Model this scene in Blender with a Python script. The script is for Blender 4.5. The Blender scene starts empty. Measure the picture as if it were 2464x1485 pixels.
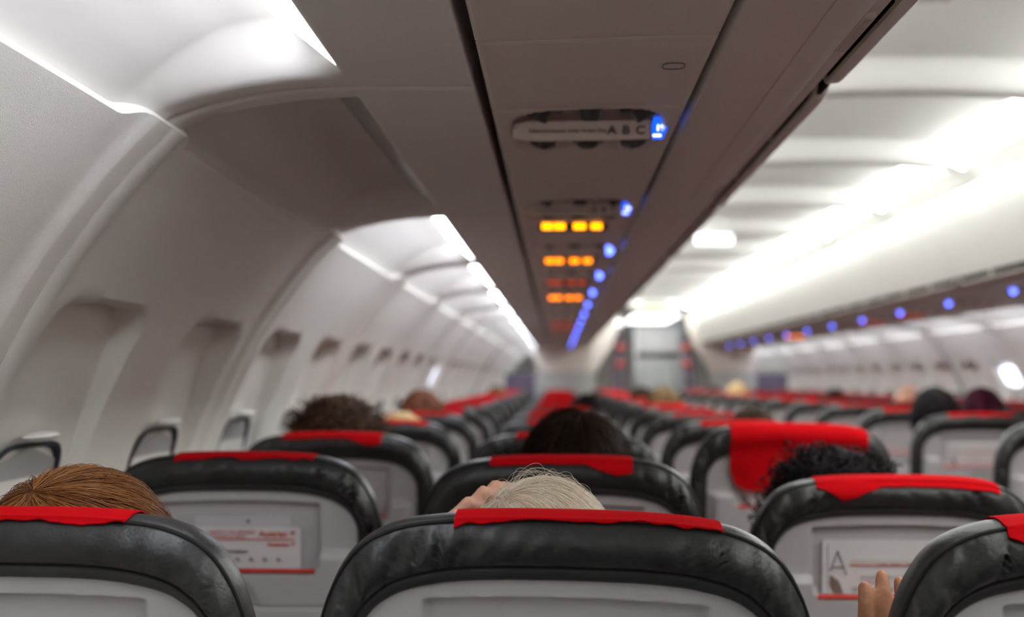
import bpy, bmesh, math, random
import numpy as np
from mathutils import Vector, Matrix, noise
R = math.radians
random.seed(7)
S = bpy.context.scene
COL = S.collection

# ------------------------------------------------------------------ camera, light, exposure
CX, CZ = -1.0, 1.30            # camera x and height (cabin centre is x = 0, forward is +y)
cam_d = bpy.data.cameras.new('camera')
cam = bpy.data.objects.new('camera', cam_d)
COL.objects.link(cam)
FPX = 2750.0
cam_d.sensor_fit = 'HORIZONTAL'
cam_d.sensor_width = 36.0
cam_d.lens = FPX / 2464 * 36
cam.location = (CX, 0, CZ)
yaw = math.atan(109 / FPX)
pitch = math.atan(169.5 / FPX * math.cos(yaw))
cam.rotation_euler = (R(90) + pitch, 0, yaw)
cam_d.clip_start = 0.02
cam_d.dof.use_dof = True
cam_d.dof.focus_distance = 1.17
cam_d.dof.aperture_fstop = 3.1
S.camera = cam
S.view_settings.view_transform = 'Standard'
S.view_settings.look = 'None'
S.view_settings.gamma = 1.0
S.view_settings.use_curve_mapping = False
S.view_settings.exposure = 0.15
S.cycles.max_bounces = 7
S.cycles.diffuse_bounces = 5
S.cycles.sample_clamp_indirect = 8
S.cycles.use_denoising = True
S.cycles.use_adaptive_sampling = True
S.cycles.adaptive_threshold = 0.05
W = bpy.data.worlds.new('world')
S.world = W
W.use_nodes = True
W.node_tree.nodes['Background'].inputs[0].default_value = (0.02, 0.025, 0.04, 1)
W.node_tree.nodes['Background'].inputs[1].default_value = 0.3
COVE_E = 11.5       # emission of the sidewall cove lamps
CEIL_E = 14.5       # emission of the ceiling lamps

# ------------------------------------------------------------------ materials
MATS = {}
def mat(name, col, rough=0.5, spec=0.5, metal=0.0, bump=None, var=None, emit=None, sheen=0.0, coat=0.0):
    """bump=(scale,strength[,stretch]); var=(scale,amount) colour variation; emit=(colour,strength)"""
    if name in MATS: return MATS[name]
    m = bpy.data.materials.new(name); m.use_nodes = True
    nt = m.node_tree; b = nt.nodes['Principled BSDF']
    b.inputs['Base Color'].default_value = (*col, 1)
    b.inputs['Roughness'].default_value = rough
    b.inputs['Specular IOR Level'].default_value = spec
    b.inputs['Metallic'].default_value = metal
    if sheen: b.inputs['Sheen Weight'].default_value = sheen
    if coat: b.inputs['Coat Weight'].default_value = coat
    tc = nt.nodes.new('ShaderNodeTexCoord')
    if bump:
        n = nt.nodes.new('ShaderNodeTexNoise'); n.inputs['Scale'].default_value = bump[0]
        n.inputs['Detail'].default_value = 4
        src = tc.outputs['Object']
        if len(bump) > 2:
            mp = nt.nodes.new('ShaderNodeMapping'); mp.inputs['Scale'].default_value = bump[2]
            nt.links.new(src, mp.inputs['Vector']); src = mp.outputs['Vector']
        nt.links.new(src, n.inputs['Vector'])
        bp = nt.nodes.new('ShaderNodeBump'); bp.inputs['Strength'].default_value = bump[1]
        bp.inputs['Distance'].default_value = 0.002
        nt.links.new(n.outputs['Fac'], bp.inputs['Height'])
        nt.links.new(bp.outputs['Normal'], b.inputs['Normal'])
    if var:
        n = nt.nodes.new('ShaderNodeTexNoise'); n.inputs['Scale'].default_value = var[0]
        n.inputs['Detail'].default_value = 5
        nt.links.new(tc.outputs['Object'], n.inputs['Vector'])
        r = nt.nodes.new('ShaderNodeValToRGB')
        lo = [max(0, c * (1 - var[1])) for c in col]; hi = [min(1, c * (1 + var[1])) for c in col]
        r.color_ramp.elements[0].color = (*lo, 1); r.color_ramp.elements[1].color = (*hi, 1)
        r.color_ramp.elements[0].position = 0.3; r.color_ramp.elements[1].position = 0.7
        nt.links.new(n.outputs['Fac'], r.inputs['Fac'])
        nt.links.new(r.outputs['Color'], b.inputs['Base Color'])
    if emit:
        b.inputs['Emission Color'].default_value = (*emit[0], 1)
        b.inputs['Emission Strength'].default_value = emit[1]
    MATS[name] = m
    return m

M_wall = mat('sidewall plastic', (0.76, 0.73, 0.665), 0.55, 0.3, bump=(1000, 0.35), var=(420, 0.05))
M_cove = mat('cove plastic', (0.70, 0.675, 0.635), 0.6, 0.25, bump=(900, 0.05))
M_door_lit = mat('bin door plastic', (0.74, 0.72, 0.68), 0.45, 0.4)  # same plastic as the bins, lighter tone for the lit door faces
M_psu_shade = mat('service panel plastic', (0.63, 0.56, 0.495), 0.5, 0.3, bump=(900, 0.05))  # underside shade and warm bounce put into the base colour
M_bin_shade = mat('bin plastic', (0.63, 0.56, 0.495), 0.42, 0.4, bump=(1200, 0.05))  # same plastic as the doors, browned to paint in the underside's shade
M_ceil = mat('ceiling plastic', (0.80, 0.80, 0.78), 0.6, 0.2)
M_dark = mat('dark gap', (0.012, 0.012, 0.012), 0.8, 0.1)
M_leather = mat('charcoal leather', (0.030, 0.030, 0.029), 0.38, 0.5, bump=(330, 0.25), var=(9, 0.2))
M_pipe = mat('black piping', (0.010, 0.010, 0.010), 0.6, 0.3)
M_shell = mat('seat shell grey', (0.50, 0.48, 0.485), 0.45, 0.4, bump=(1500, 0.08))
M_table = mat('tray table grey', (0.48, 0.46, 0.465), 0.45, 0.4)
M_cloth = mat('red headrest cloth', (0.55, 0.003, 0.007), 0.9, 0.05, bump=(1400, 0.6))
M_trimred = mat('red pocket trim', (0.60, 0.03, 0.02), 0.5)
M_seatcush = mat('seat cushion leather', (0.032, 0.032, 0.032), 0.5, bump=(200, 0.3))
M_metal = mat('seat frame metal', (0.45, 0.45, 0.46), 0.35, metal=0.9)
M_carpet = mat('aisle carpet', (0.06, 0.065, 0.085), 0.95, bump=(300, 0.9), var=(60, 0.4))
M_cardw = mat('card paper', (0.74, 0.72, 0.73), 0.45)
M_cardp = mat('card lilac panel', (0.60, 0.57, 0.60), 0.45)
M_ink = mat('dark ink', (0.10, 0.09, 0.09), 0.6)
M_inkgrey = mat('grey ink', (0.30, 0.28, 0.28), 0.6)
M_inkred = mat('red ink', (0.62, 0.08, 0.05), 0.6)
M_nozzle = mat('dark nozzle plastic', (0.045, 0.042, 0.042), 0.35, 0.5)
M_recess = mat('service recess plastic', (0.52, 0.43, 0.38), 0.5)
M_bar = mat('label bar plastic', (0.74, 0.66, 0.60), 0.45)
M_gasket = mat('window gasket', (0.03, 0.035, 0.045), 0.5)
M_pane = mat('grey window shade', (0.42, 0.40, 0.40), 0.4)
M_lip = mat('shade grip white', (0.80, 0.79, 0.75), 0.4)
M_glass = mat('night window pane', (0.02, 0.022, 0.03), 0.08, 0.6)
M_lamp_cove = mat('cove lamp lens', (0.9, 0.9, 0.9), 0.4, emit=((0.86, 0.90, 1.0), COVE_E))
M_lamp_off = mat('unlit lamp lens', (0.34, 0.35, 0.35), 0.25, 0.6)
M_lamp_ceil = mat('ceiling lamp lens', (0.9, 0.9, 0.9), 0.4, emit=((0.97, 1.0, 0.97), CEIL_E))
M_blue = mat('blue row number light', (0.0, 0.05, 0.4), 0.4, emit=((0.008, 0.10, 1.0), 1.3))
M_bluewhite = mat('lit row numeral', (0.8, 0.8, 1), 0.4, emit=((0.70, 0.75, 1.0), 2.5))
M_bluedot = mat('blue row light', (0.1, 0.1, 0.4), 0.4, emit=((0.10, 0.16, 1.0), 6.0))
M_amber = mat('amber sign lit', (0.5, 0.2, 0.0), 0.4, emit=((1.0, 0.30, 0.0), 4.5))
M_amber2 = mat('orange sign lit', (0.5, 0.15, 0.0), 0.4, emit=((1.0, 0.21, 0.0), 4.0))
M_amber_dim = mat('orange sign dim', (0.3, 0.06, 0.03), 0.4, emit=((1.0, 0.10, 0.02), 0.5))
M_signplate = mat('sign plate dark', (0.05, 0.04, 0.04), 0.3)
M_exit = mat('lit exit sign', (0.9, 0.9, 0.9), 0.4, emit=((0.92, 0.90, 1.0), 1.8))
M_exityel = mat('lit yellow exit sign', (0.9, 0.8, 0.5), 0.4, emit=((1.0, 0.88, 0.45), 0.75))
M_daypane = mat('bright window pane', (0.9, 0.9, 1), 0.2, emit=((0.72, 0.80, 1.0), 3.2))
M_partgrey = mat('partition grey', (0.50, 0.52, 0.51), 0.5)
M_partcream = mat('partition cream', (0.74, 0.69, 0.63), 0.5)
M_curtain = mat('purple grey curtain', (0.26, 0.22, 0.27), 0.9, bump=(200, 0.4))
M_curtain2 = mat('dark curtain', (0.10, 0.09, 0.14), 0.9)
M_divider = mat('divider fabric dark', (0.15, 0.13, 0.19), 0.9)
M_galley = mat('galley white', (0.80, 0.81, 0.79), 0.35)
M_steel = mat('galley steel', (0.5, 0.52, 0.53), 0.3, metal=0.6)
M_redtag = mat('red strap', (0.6, 0.10, 0.09), 0.7)
M_frame = mat('exit frame grey', (0.30, 0.29, 0.30), 0.5)
M_skin = mat('skin fair', (0.66, 0.37, 0.26), 0.5, 0.35, bump=(300, 0.15), var=(30, 0.12))
M_skin2 = mat('skin tan', (0.52, 0.25, 0.14), 0.5, 0.35, bump=(300, 0.25), var=(60, 0.15))
M_eye = mat('eye white', (0.8, 0.8, 0.78), 0.2)
for m_ in (M_skin, M_skin2):
    m_.node_tree.nodes['Principled BSDF'].inputs['Subsurface Weight'].default_value = 0.12
    m_.node_tree.nodes['Principled BSDF'].inputs['Subsurface Scale'].default_value = 0.008

def hair_mat(name, a, b_, rough=0.38, spec=0.4):
    """every strand its own shade between a and b"""
    m = bpy.data.materials.new(name); m.use_nodes = True
    nt = m.node_tree; b = nt.nodes['Principled BSDF']
    g = nt.nodes.new('ShaderNodeNewGeometry')
    r = nt.nodes.new('ShaderNodeValToRGB')
    r.color_ramp.elements[0].color = (*a, 1); r.color_ramp.elements[1].color = (*b_, 1)
    nt.links.new(g.outputs['Random Per Island'], r.inputs['Fac'])
    nt.links.new(r.outputs['Color'], b.inputs['Base Color'])
    b.inputs['Roughness'].default_value = rough
    b.inputs['Specular IOR Level'].default_value = spec
    MATS[name] = m
    return m
def scalp_mat(name, a, b_, scale=60):
    m = bpy.data.materials.new(name); m.use_nodes = True
    nt = m.node_tree; b = nt.nodes['Principled BSDF']
    tc = nt.nodes.new('ShaderNodeTexCoord')
    mp = nt.nodes.new('ShaderNodeMapping'); mp.inputs['Scale'].default_value = (1.0, 0.3, 0.25)
    n = nt.nodes.new('ShaderNodeTexNoise'); n.inputs['Scale'].default_value = scale; n.inputs['Detail'].default_value = 6
    r = nt.nodes.new('ShaderNodeValToRGB')
    r.color_ramp.elements[0].color = (*a, 1); r.color_ramp.elements[1].color = (*b_, 1)
    r.color_ramp.elements[0].position = 0.35; r.color_ramp.elements[1].position = 0.65
    nt.links.new(tc.outputs['Object'], mp.inputs['Vector']); nt.links.new(mp.outputs['Vector'], n.inputs['Vector'])
    nt.links.new(n.outputs['Fac'], r.inputs['Fac']); nt.links.new(r.outputs['Color'], b.inputs['Base Color'])
    bp = nt.nodes.new('ShaderNodeBump'); bp.inputs['Strength'].default_value = 0.5; bp.inputs['Distance'].default_value = 0.004
    nt.links.new(n.outputs['Fac'], bp.inputs['Height']); nt.links.new(bp.outputs['Normal'], b.inputs['Normal'])
    b.inputs['Roughness'].default_value = 0.7; b.inputs['Specular IOR Level'].default_value = 0.08
    MATS[name] = m
    return m

# ------------------------------------------------------------------ helpers
def new_mesh(name, verts, faces, mats, fmat=None, smooth=True, angle=None, weld=False):
    me = bpy.data.meshes.new(name)
    me.from_pydata([tuple(v) for v in verts], [], faces)
    for m in (mats if isinstance(mats, (list, tuple)) else [mats]): me.materials.append(m)
    if fmat is not None: me.polygons.foreach_set('material_index', fmat)
    me.update()
    bm = bmesh.new(); bm.from_mesh(me)
    if weld: bmesh.ops.remove_doubles(bm, verts=bm.verts, dist=1e-6)
    bmesh.ops.recalc_face_normals(bm, faces=bm.faces) if weld != 'keep' else None
    for f in bm.faces: f.smooth = smooth
    if smooth and angle:
        for e in bm.edges:
            if len(e.link_faces) == 2 and e.calc_face_angle(0) > R(angle): e.smooth = False
    bm.to_mesh(me); bm.free()
    return me
def link(name, data, parent=None, loc=None, rot=None):
    o = bpy.data.objects.new(name, data); COL.objects.link(o)
    if parent: o.parent = parent
    if loc is not None: o.location = loc
    if rot is not None: o.rotation_euler = rot
    return o
def tag(o, label=None, cat=None, group=None, kind=None):
    if label: o['label'] = label
    if cat: o['category'] = cat
    if group: o['group'] = group
    if kind: o['kind'] = kind
    return o
def thing(name, label, cat, loc=(0, 0, 0), rz=0, group=None):
    return tag(link(name, None, None, loc, (0, 0, rz)), label, cat, group)
def struct(name, data, loc=(0, 0, 0), parent=None):
    o = link(name, data, parent, loc)
    if not parent: o['kind'] = 'structure'
    return o
class MB:
    def __init__(s): s.v = []; s.f = []; s.m = []
    def add(s, verts, faces, mi=0):
        o = len(s.v); s.v += [tuple(v) for v in verts]
        s.f += [tuple(i + o for i in f) for f in faces]; s.m += [mi] * len(faces)
    def box(s, lo, hi, mi=0, bev=0.0, M=None):
        bm = bmesh.new(); bmesh.ops.create_cube(bm, size=1)
        for v in bm.verts:
            v.co = Vector([(lo[i] + hi[i]) / 2 + v.co[i] * (hi[i] - lo[i]) for i in range(3)])
        if bev: bmesh.ops.bevel(bm, geom=bm.edges[:], offset=bev, segments=3, profile=0.5, affect='EDGES')
        if M: bmesh.ops.transform(bm, matrix=M, verts=bm.verts)
        bm.verts.index_update()
        s.add([v.co[:] for v in bm.verts], [[v.index for v in f.verts] for f in bm.faces], mi); bm.free()
    def tube(s, pts, rad, n=8, mi=0, cap=True, flat=1.0):
        P = [Vector(p) for p in pts]
        if not isinstance(rad, (list, tuple)): rad = [rad] * len(P)
        vs, fs = [], []
        t0 = (P[1] - P[0]).normalized()
        up = Vector((0, 0, 1)) if abs(t0.z) < 0.9 else Vector((1, 0, 0))
        a = t0.cross(up).normalized()
        for i, p in enumerate(P):
            t = (P[min(i + 1, len(P) - 1)] - P[max(i - 1, 0)]).normalized()
            a = (a - t * a.dot(t)).normalized(); b = t.cross(a)
            for k in range(n):
                w = 2 * math.pi * k / n
                vs.append(p + (a * math.cos(w) + b * math.sin(w) * flat) * rad[i])
        for i in range(len(P) - 1):
            for k in range(n):
                fs.append((i * n + k, i * n + (k + 1) % n, (i + 1) * n + (k + 1) % n, (i + 1) * n + k))
        if cap:
            fs.append(tuple(range(n))[::-1]); fs.append(tuple((len(P) - 1) * n + k for k in range(n)))
        s.add(vs, fs, mi)
    def lathe(s, prof, n=24, M=None, mi=0):
        vs, fs = [], []
        for r, z in prof:
            for k in range(n):
                w = 2 * math.pi * k / n; v = Vector((r * math.cos(w), r * math.sin(w), z))
                vs.append(M @ v if M else v)
        for i in range(len(prof) - 1):
            for k in range(n):
                fs.append((i * n + k, i * n + (k + 1) % n, (i + 1) * n + (k + 1) % n, (i + 1) * n + k))
        fs.append(tuple(range(n))); fs.append(tuple((len(prof) - 1) * n + k for k in range(n)))
        s.add(vs, fs, mi)
    def mesh(s, name, mats, smooth=True, angle=35, weld=False):
        return new_mesh(name, s.v, s.f, mats, s.m, smooth, angle, weld)
def grid_faces(nu, nv):
    return [(i * nv + j, (i + 1) * nv + j, (i + 1) * nv + j + 1, i * nv + j + 1) for i in range(nu - 1) for j in range(nv - 1)]
def sstep(a, b, x):
    if a == b: return float(x >= a)
    t = min(1, max(0, (x - a) / (b - a))); return t * t * (3 - 2 * t)
def interp(tab, x):
    if x <= tab[0][0]: return tab[0][1]
    for (x0, y0), (x1, y1) in zip(tab, tab[1:]):
        if x <= x1: return y0 + (y1 - y0) * (x - x0) / (x1 - x0)
    return tab[-1][1]
def smooth_curve(pts, n):
    """Catmull-Rom through pts, resampled to n points evenly along its length"""
    P = [Vector(p) for p in pts]; P = [2 * P[0] - P[1]] + P + [2 * P[-1] - P[-2]]
    out = []
    for i in range(1, len(P) - 2):
        for k in range(16):
            t = k / 16
            out.append(0.5 * ((2 * P[i]) + (-P[i - 1] + P[i + 1]) * t + (2 * P[i - 1] - 5 * P[i] + 4 * P[i + 1] - P[i + 2]) * t * t + (-P[i - 1] + 3 * P[i] - 3 * P[i + 1] + P[i + 2]) * t ** 3))
    out.append(P[-2])
    L = [0]
    for a, b in zip(out, out[1:]): L.append(L[-1] + (b - a).length)
    res = []; j = 0
    for k in range(n):
        d = L[-1] * k / (n - 1)
        while j < len(L) - 2 and L[j + 1] < d: j += 1
        f = 0 if L[j + 1] == L[j] else (d - L[j]) / (L[j + 1] - L[j])
        res.append(out[j].lerp(out[j + 1], min(1, max(0, f))))
    return res
def text_mesh(name, txt, size, m, extrude=0.0003, bold=0.0):
    cu = bpy.data.curves.new(name, 'FONT'); cu.body = txt; cu.size = size
    cu.align_x = 'CENTER'; cu.align_y = 'CENTER'; cu.extrude = extrude; cu.offset = bold
    o = bpy.data.objects.new(name, cu); COL.objects.link(o)
    dg = bpy.context.evaluated_depsgraph_get(); dg.update()
    me = bpy.data.meshes.new_from_object(o.evaluated_get(dg))
    bpy.data.objects.remove(o); me.materials.clear(); me.materials.append(m); me.name = name
    return me
def copy_tree(o, parent=None):
    c = o.copy(); COL.objects.link(c)
    if parent: c.parent = parent
    for ch in list(o.children): copy_tree(ch, c)
    return c

Y0, Y1 = -2.0, 13.3            # rear end and the forward partition
JOINT, JP = 1.36, 1.067        # first sidewall joint ahead, panel pitch
ORD = ['first', 'second', 'third', 'fourth', 'fifth', 'sixth', 'seventh', 'eighth', 'ninth', 'tenth', 'eleventh', 'twelfth',
       'thirteenth', 'fourteenth', 'fifteenth', 'sixteenth', 'seventeenth', 'eighteenth']

# ------------------------------------------------------------------ floor
f = MB(); f.box((-1.9, Y0, -0.03), (1.9, 17.2, 0.0))
struct('floor', f.mesh('floor', M_carpet))

# ------------------------------------------------------------------ sidewalls (left side built at u = -x, mirrored for the right)
WPROF = [(1.60, 0.0), (1.70, 0.25), (1.765, 0.5), (1.80, 0.8), (1.785, 1.0), (1.752, 1.15), (1.705, 1.27), (1.662, 1.36),
         (1.622, 1.43), (1.575, 1.497), (1.528, 1.556), (1.492, 1.594), (1.470, 1.614)]
WC = smooth_curve([(u, z, 0) for u, z in WPROF], 150)
LTOT = len(WC) - 1
def wall_panel(side, long_=JP):
    """one moulded sidewall panel with two window recesses; local y from 0 to pitch"""
    ys = [0, .0015, .004, .012, .03, .05, .058, .064, .07, .08]
    y = 0.095
    while y < long_ - 0.085: ys.append(y); y += 0.0125
    ys += [long_ - t for t in (.08, .07, .06, .05, .044, .03, .015, .006, .003, .0)]
    nz = 118
    verts = []
    ny = len(ys)
    for yy in ys:
        flange = 1 - sstep(.052, .064, yy) + sstep(long_ - .075, long_ - .045, yy)
        topext = 1 - sstep(.075, .11, yy) + sstep(long_ - .12, long_ - .05, yy)
        smax = LTOT - .3 - 1.9 * (1 - topext)
        edge = min(yy, long_ - yy)
        for j in range(nz):
            t = j / (nz - 1)
            s = smax * (1 - (1 - t) ** 1.0)
            i = int(min(s, LTOT - 1)); fr = s - i
            p = WC[i].lerp(WC[min(i + 1, LTOT)], fr)
            tan = (WC[min(i + 2, LTOT)] - WC[max(i - 2, 0)]).normalized()
            nrm = Vector((-tan.y, tan.x, 0))
            if nrm.x > 0: nrm = -nrm                       # towards the cabin (smaller u)
            z = p.y
            h = 0.010 * flange - 0.012 * (1 - sstep(0, .006, edge))
            for wc in (0.255, 0.788):
                dy = yy - wc
                r_ = .06
                ex = abs(dy) - (.165 - r_); ez = (z - 1.405) + r_
                sd_ = math.hypot(max(ex, 0), max(ez, 0)) + min(max(ex, ez), 0) - r_
                k = sstep(.003, -.016, sd_) if dy > -.05 else sstep(.006, -.034, sd_)
                depth = (.014 + .036 * max(0, min(1, (z - 1.12) / .28))) * sstep(.86, .98, z)
                h -= depth * k
            q = p + nrm * h
            verts.append((-q.x if side < 0 else q.x, yy, q.y))
    # outer layer, to give the panel thickness at its top edge
    nv = len(verts)
    for yy_i in range(ny):
        for j in range(nz):
            v = verts[yy_i * nz + j]
            s = 1 if v[0] > 0 else -1
            verts.append((v[0] + s * 0.011, v[1], v[2] + 0.013))
    faces = grid_faces(ny, nz)
    faces += [tuple(nv + k for k in f)[::-1] for f in grid_faces(ny, nz)]
    for i in range(ny - 1):
        a = i * nz + nz - 1; b = (i + 1) * nz + nz - 1
        faces.append((a, b, b + nv, a + nv))
    for j in range(nz - 1):
        for i in (0, ny - 1):
            a = i * nz + j
            faces.append((a, a + 1, a + 1 + nv, a + nv))
    return new_mesh('sidewall', verts, faces, M_wall, smooth=True, angle=40)
wall_me = {-1: wall_panel(-1), 1: wall_panel(1)}
first_joint = JOINT - 3 * JP
npan = 17
WIN = []
win_n = 0
# window shade with its white grip, gasket and pane
def window_meshes():
    out = {}
    for side in (-1, 1):
        def P(z, off, dy):
            u = interp([(z_, u_) for u_, z_ in [(c.x, c.y) for c in WC]], z) + 0.017 + off
            return (side * u, dy, z)
        g = MB()
        ring = []
        for k in range(48):
            w = 2 * math.pi * k / 48
            cx, cz = math.cos(w), math.sin(w)
            e = lambda v: math.copysign(abs(v) ** 0.42, v)
            ring.append((e(cx), e(cz)))
        vs = []
        for rr, off in ((1.035, 0.002), (1.028, -0.004), (1.0, -0.004), (0.98, 0.004)):
            for cx, cz in ring: vs.append(P(1.040 + cz * 0.165 * rr, off, cx * 0.115 * rr))
        fs = [(a * 48 + k, a * 48 + (k + 1) % 48, (a + 1) * 48 + (k + 1) % 48, (a + 1) * 48 + k) for a in range(3) for k in range(48)]
        g.add(vs, fs); out[('gasket', side)] = g.mesh('gasket', M_gasket)
        pn = MB(); rows = []
        for cz in np.linspace(-1, 1, 15):
            ww = (1 - abs(cz) ** 4.8) ** (1 / 4.8)
            rows.append([P(1.040 + cz * 0.163, 0.002, k * 0.113 * ww) for k in np.linspace(-1, 1, 9)])
        pn.add([v for r_ in rows for v in r_], grid_faces(15, 9)); out[('pane', side)] = pn.mesh('pane', M_pane)
        
        pl = MB(); rows = []
        for cz in np.linspace(-1, 1, 11):
            ww = (1 - abs(cz) ** 4.8) ** (1 / 4.8)
            rows.append([P(1.315 + cz * 0.060, 0.010, k * 0.125 * ww) for k in np.linspace(-1, 1, 9)])
        pl.add([v for r_ in rows for v in r_], grid_faces(11, 9)); out[('pane_lit', side)] = pl.mesh('pane_lit', M_daypane); out[('pane_dark', side)] = pn.mesh('pane_dark', M_glass)
        lp = MB(); n = 20; vs = []
        for k in range(n + 1):
            a = k / n * 2 - 1; r_ = math.sqrt(max(0.02, 1 - a * a))
            for c in range(10):
                w = 2 * math.pi * c / 10
                p = P(1.219 + 0.008 * r_ * math.sin(w), -0.016 + 0.016 * r_ * math.cos(w), a * 0.05 - .022)
                vs.append(p)
        lp.add(vs, [(i * 10 + k, i * 10 + (k + 1) % 10, (i + 1) * 10 + (k + 1) % 10, (i + 1) * 10 + k) for i in range(n) for k in range(10)] + [tuple(range(10)), tuple(n * 10 + k for k in range(10))])
        out[('grip', side)] = lp.mesh('shade_grip', M_lip)
    return out
WM = window_meshes()
for side, nm in ((-1, 'wall_left'), (1, 'wall_right')):
    for i in range(npan):
        y = first_joint + i * JP
        struct(nm, wall_me[side], (0, y, 0))
        for wc in (0.255, 0.788):
            yw = y + wc
            if yw < 0.9 or yw > Y1 - 0.3: continue
            win_n += 1
            w = link('window_%d' % win_n, None, None, (0, yw, 0)); w['kind'] = 'structure'
            lit = abs(yw - (6.55 if side < 0 else 6.95)) < 0.267
            link('window_gasket', WM[('gasket', side)], w)
            link('window_pane', WM[('pane_lit' if lit else 'pane', side)], w)
            if not lit: link('shade_grip', WM[('grip', side)], w)
# dado rail / skirting behind the seats
for side, nm in ((-1, 'baseboard_left'), (1, 'baseboard_right')):
    b = MB(); b.box((side * 1.60 - 0.02, Y0, 0), (side * 1.60 + 0.02, Y1, 0.12))
    struct(nm, b.mesh(nm, M_frame))
# outer hull so that no light leaks round the panels
hull = MB()
hp = [(-1.95, 0), (-1.97, 0.8), (-1.86, 1.5), (-1.45, 1.95), (-0.9, 2.3), (0, 2.42), (0.9, 2.3), (1.45, 1.95), (1.86, 1.5), (1.97, 0.8), (1.95, 0)]
hull.add([(x, y, z) for y in (Y0, 17.2) for x, z in hp], [(k, k + 1, k + 1 + len(hp), k + len(hp)) for k in range(len(hp) - 1)])
struct('wall_hull', hull.mesh('hull', M_frame))
bk = MB()
bk.add([(x, Y0, z) for x, z in hp], [tuple(range(len(hp)))])
struct('wall_rear', bk.mesh('wall_rear', M_partcream))
bk = MB()
bk.add([(x, 17.2, z) for x, z in hp], [tuple(range(len(hp)))])
struct('wall_front', bk.mesh('wall_front', M_partcream))

# ------------------------------------------------------------------ cove light panels under the bins, outboard
CPROF = [(1.098, 1.70), (1.096, 1.656), (1.10, 1.6515), (1.15, 1.652), (1.25, 1.653), (1.32, 1.6495), (1.37, 1.643), (1.427, 1.631), (1.467, 1.617), (1.50, 1.600)]
def cove_panel(side):
    us = []
    u = 1.10
    base = sorted((a, b) for a, b in CPROF[2:])
    ulist = [1.10, 1.104, 1.12, 1.16, 1.20, 1.235, 1.243, 1.2455, 1.248, 1.250, 1.252, 1.256, 1.26, 1.27] + [1.28 + 0.0125 * k for k in range(18)] + [1.515, 1.53, 1.55, 1.58, 1.62]
    ys = [0.002, .0035, .006, .02, .045, .052, .056, .060, .064, .07, .08, .10] + [.13 + .03 * k for k in range(25)]
    ys = [y for y in ys if y < JP - .24] + [JP - .22 + .03 * k for k in range(4)] + [JP - .115 + .006 * k for k in range(12)] + [JP - .040, JP - .02, JP - .006, JP - .0035, JP - .002]
    def D(u):
        a = sstep(1.246, 1.262, u)
        return a * (0.020 + 0.040 * sstep(1.262, 1.315, u)) * (1 - sstep(1.34, 1.56, u)) * 1.0
    def Sy(y, u):
        return sstep(.045, .068, y) * (1 - sstep(JP - .105, JP - .042, y))
    vs = []
    for y in ys:
        rim = 0.0035 * (1 - sstep(0, .004, min(y - .002, JP - .002 - y)))
        for u in ulist:
            z = interp(base, u) if u < 1.5 else 1.600 - (u - 1.5) * 0.75
            z += D(u) * Sy(y, u) + rim
            vs.append((side * u, y, z))
    fs = grid_faces(len(ys), len(ulist))
    nv = len(vs)                                         # inboard upturned flange
    n = len(ulist)
    vs += [(side * 1.098, y, 1.72) for y in ys]
    fs += [(i * n, (i + 1) * n, nv + i + 1, nv + i) for i in range(len(ys) - 1)]
    # end returns
    for i in (0, len(ys) - 1):
        o = len(vs)
        vs += [(v[0], v[1], v[2] + 0.012) for v in vs[i * n:(i + 1) * n]]
        fs += [(i * n + k, i * n + k + 1, o + k + 1, o + k) for k in range(n - 1)]
    return new_mesh('cove_panel', vs, fs, M_cove, smooth=True, angle=50)
def cove_lens(side, m):
    """ribbed lamp lens on the inboard flank of the pocket"""
    vs = []; fs = []
    prof = [(1.2475, 1.6545), (1.2520, 1.6575), (1.2600, 1.6635), (1.270, 1.6715), (1.282, 1.681), (1.295, 1.6915), (1.312, 1.704)]
    nn = 90
    for k in range(nn + 1):
        for j, (u, z) in enumerate(prof):
            e = j / (len(prof) - 1)
            ya = 0.060 + 0.01 * e; yb = JP - .082 - .012 * e
            y = ya + (yb - ya) * k / nn
            vs.append((side * u, y, z - 0.0008 * (k % 2) * (j > 1)))
    fs = grid_faces(nn + 1, len(prof))
    nv = len(vs)
    vs += [(v[0] - side * .006, v[1], v[2] + .004) for v in vs]
    fs += [tuple(nv + i for i in f)[::-1] for f in fs]
    return new_mesh('lens', vs, fs, m, smooth=True, angle=50)
CM = {s: cove_panel(s) for s in (-1, 1)}
CL = {(s, on): cove_lens(s, M_lamp_cove if on else M_lamp_off) for s in (-1, 1) for on in (True, False)}
for side in (-1, 1):
    for i in range(npan):
        y = first_joint + i * JP
        if y > 16.0: continue
        k = i - 2                                         # 0 = nearest in view, 1 = the unlit one
        on = not (side < 0 and k == 1)
        sd = 'left' if side < 0 else 'right'
        if k < 0: lab = '%s side cove light panel behind the camera, %s' % (sd, 'nearest' if k == -1 else 'rearmost')
        elif side < 0 and k == 0: lab = 'brightly lit cove light panel at top left, nearest the camera'
        elif side < 0 and k == 1: lab = 'dark unlit cove light panel above the left windows, brown recess'
        else: lab = 'lit cove light panel above the %s windows, %s along the wall from the camera' % (sd, ORD[k])
        t = thing('cove_light', lab, 'ceiling light', (0, y, 0), 0, 'cove light panels along the %s wall' % sd)
        link('cove_panel', CM[side], t)
        l = link('lamp_lens', CL[(side, on)], t)
        l['label'] = 'glowing white ribbed lamp lens' if on else 'grey unlit lamp lens'

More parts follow.
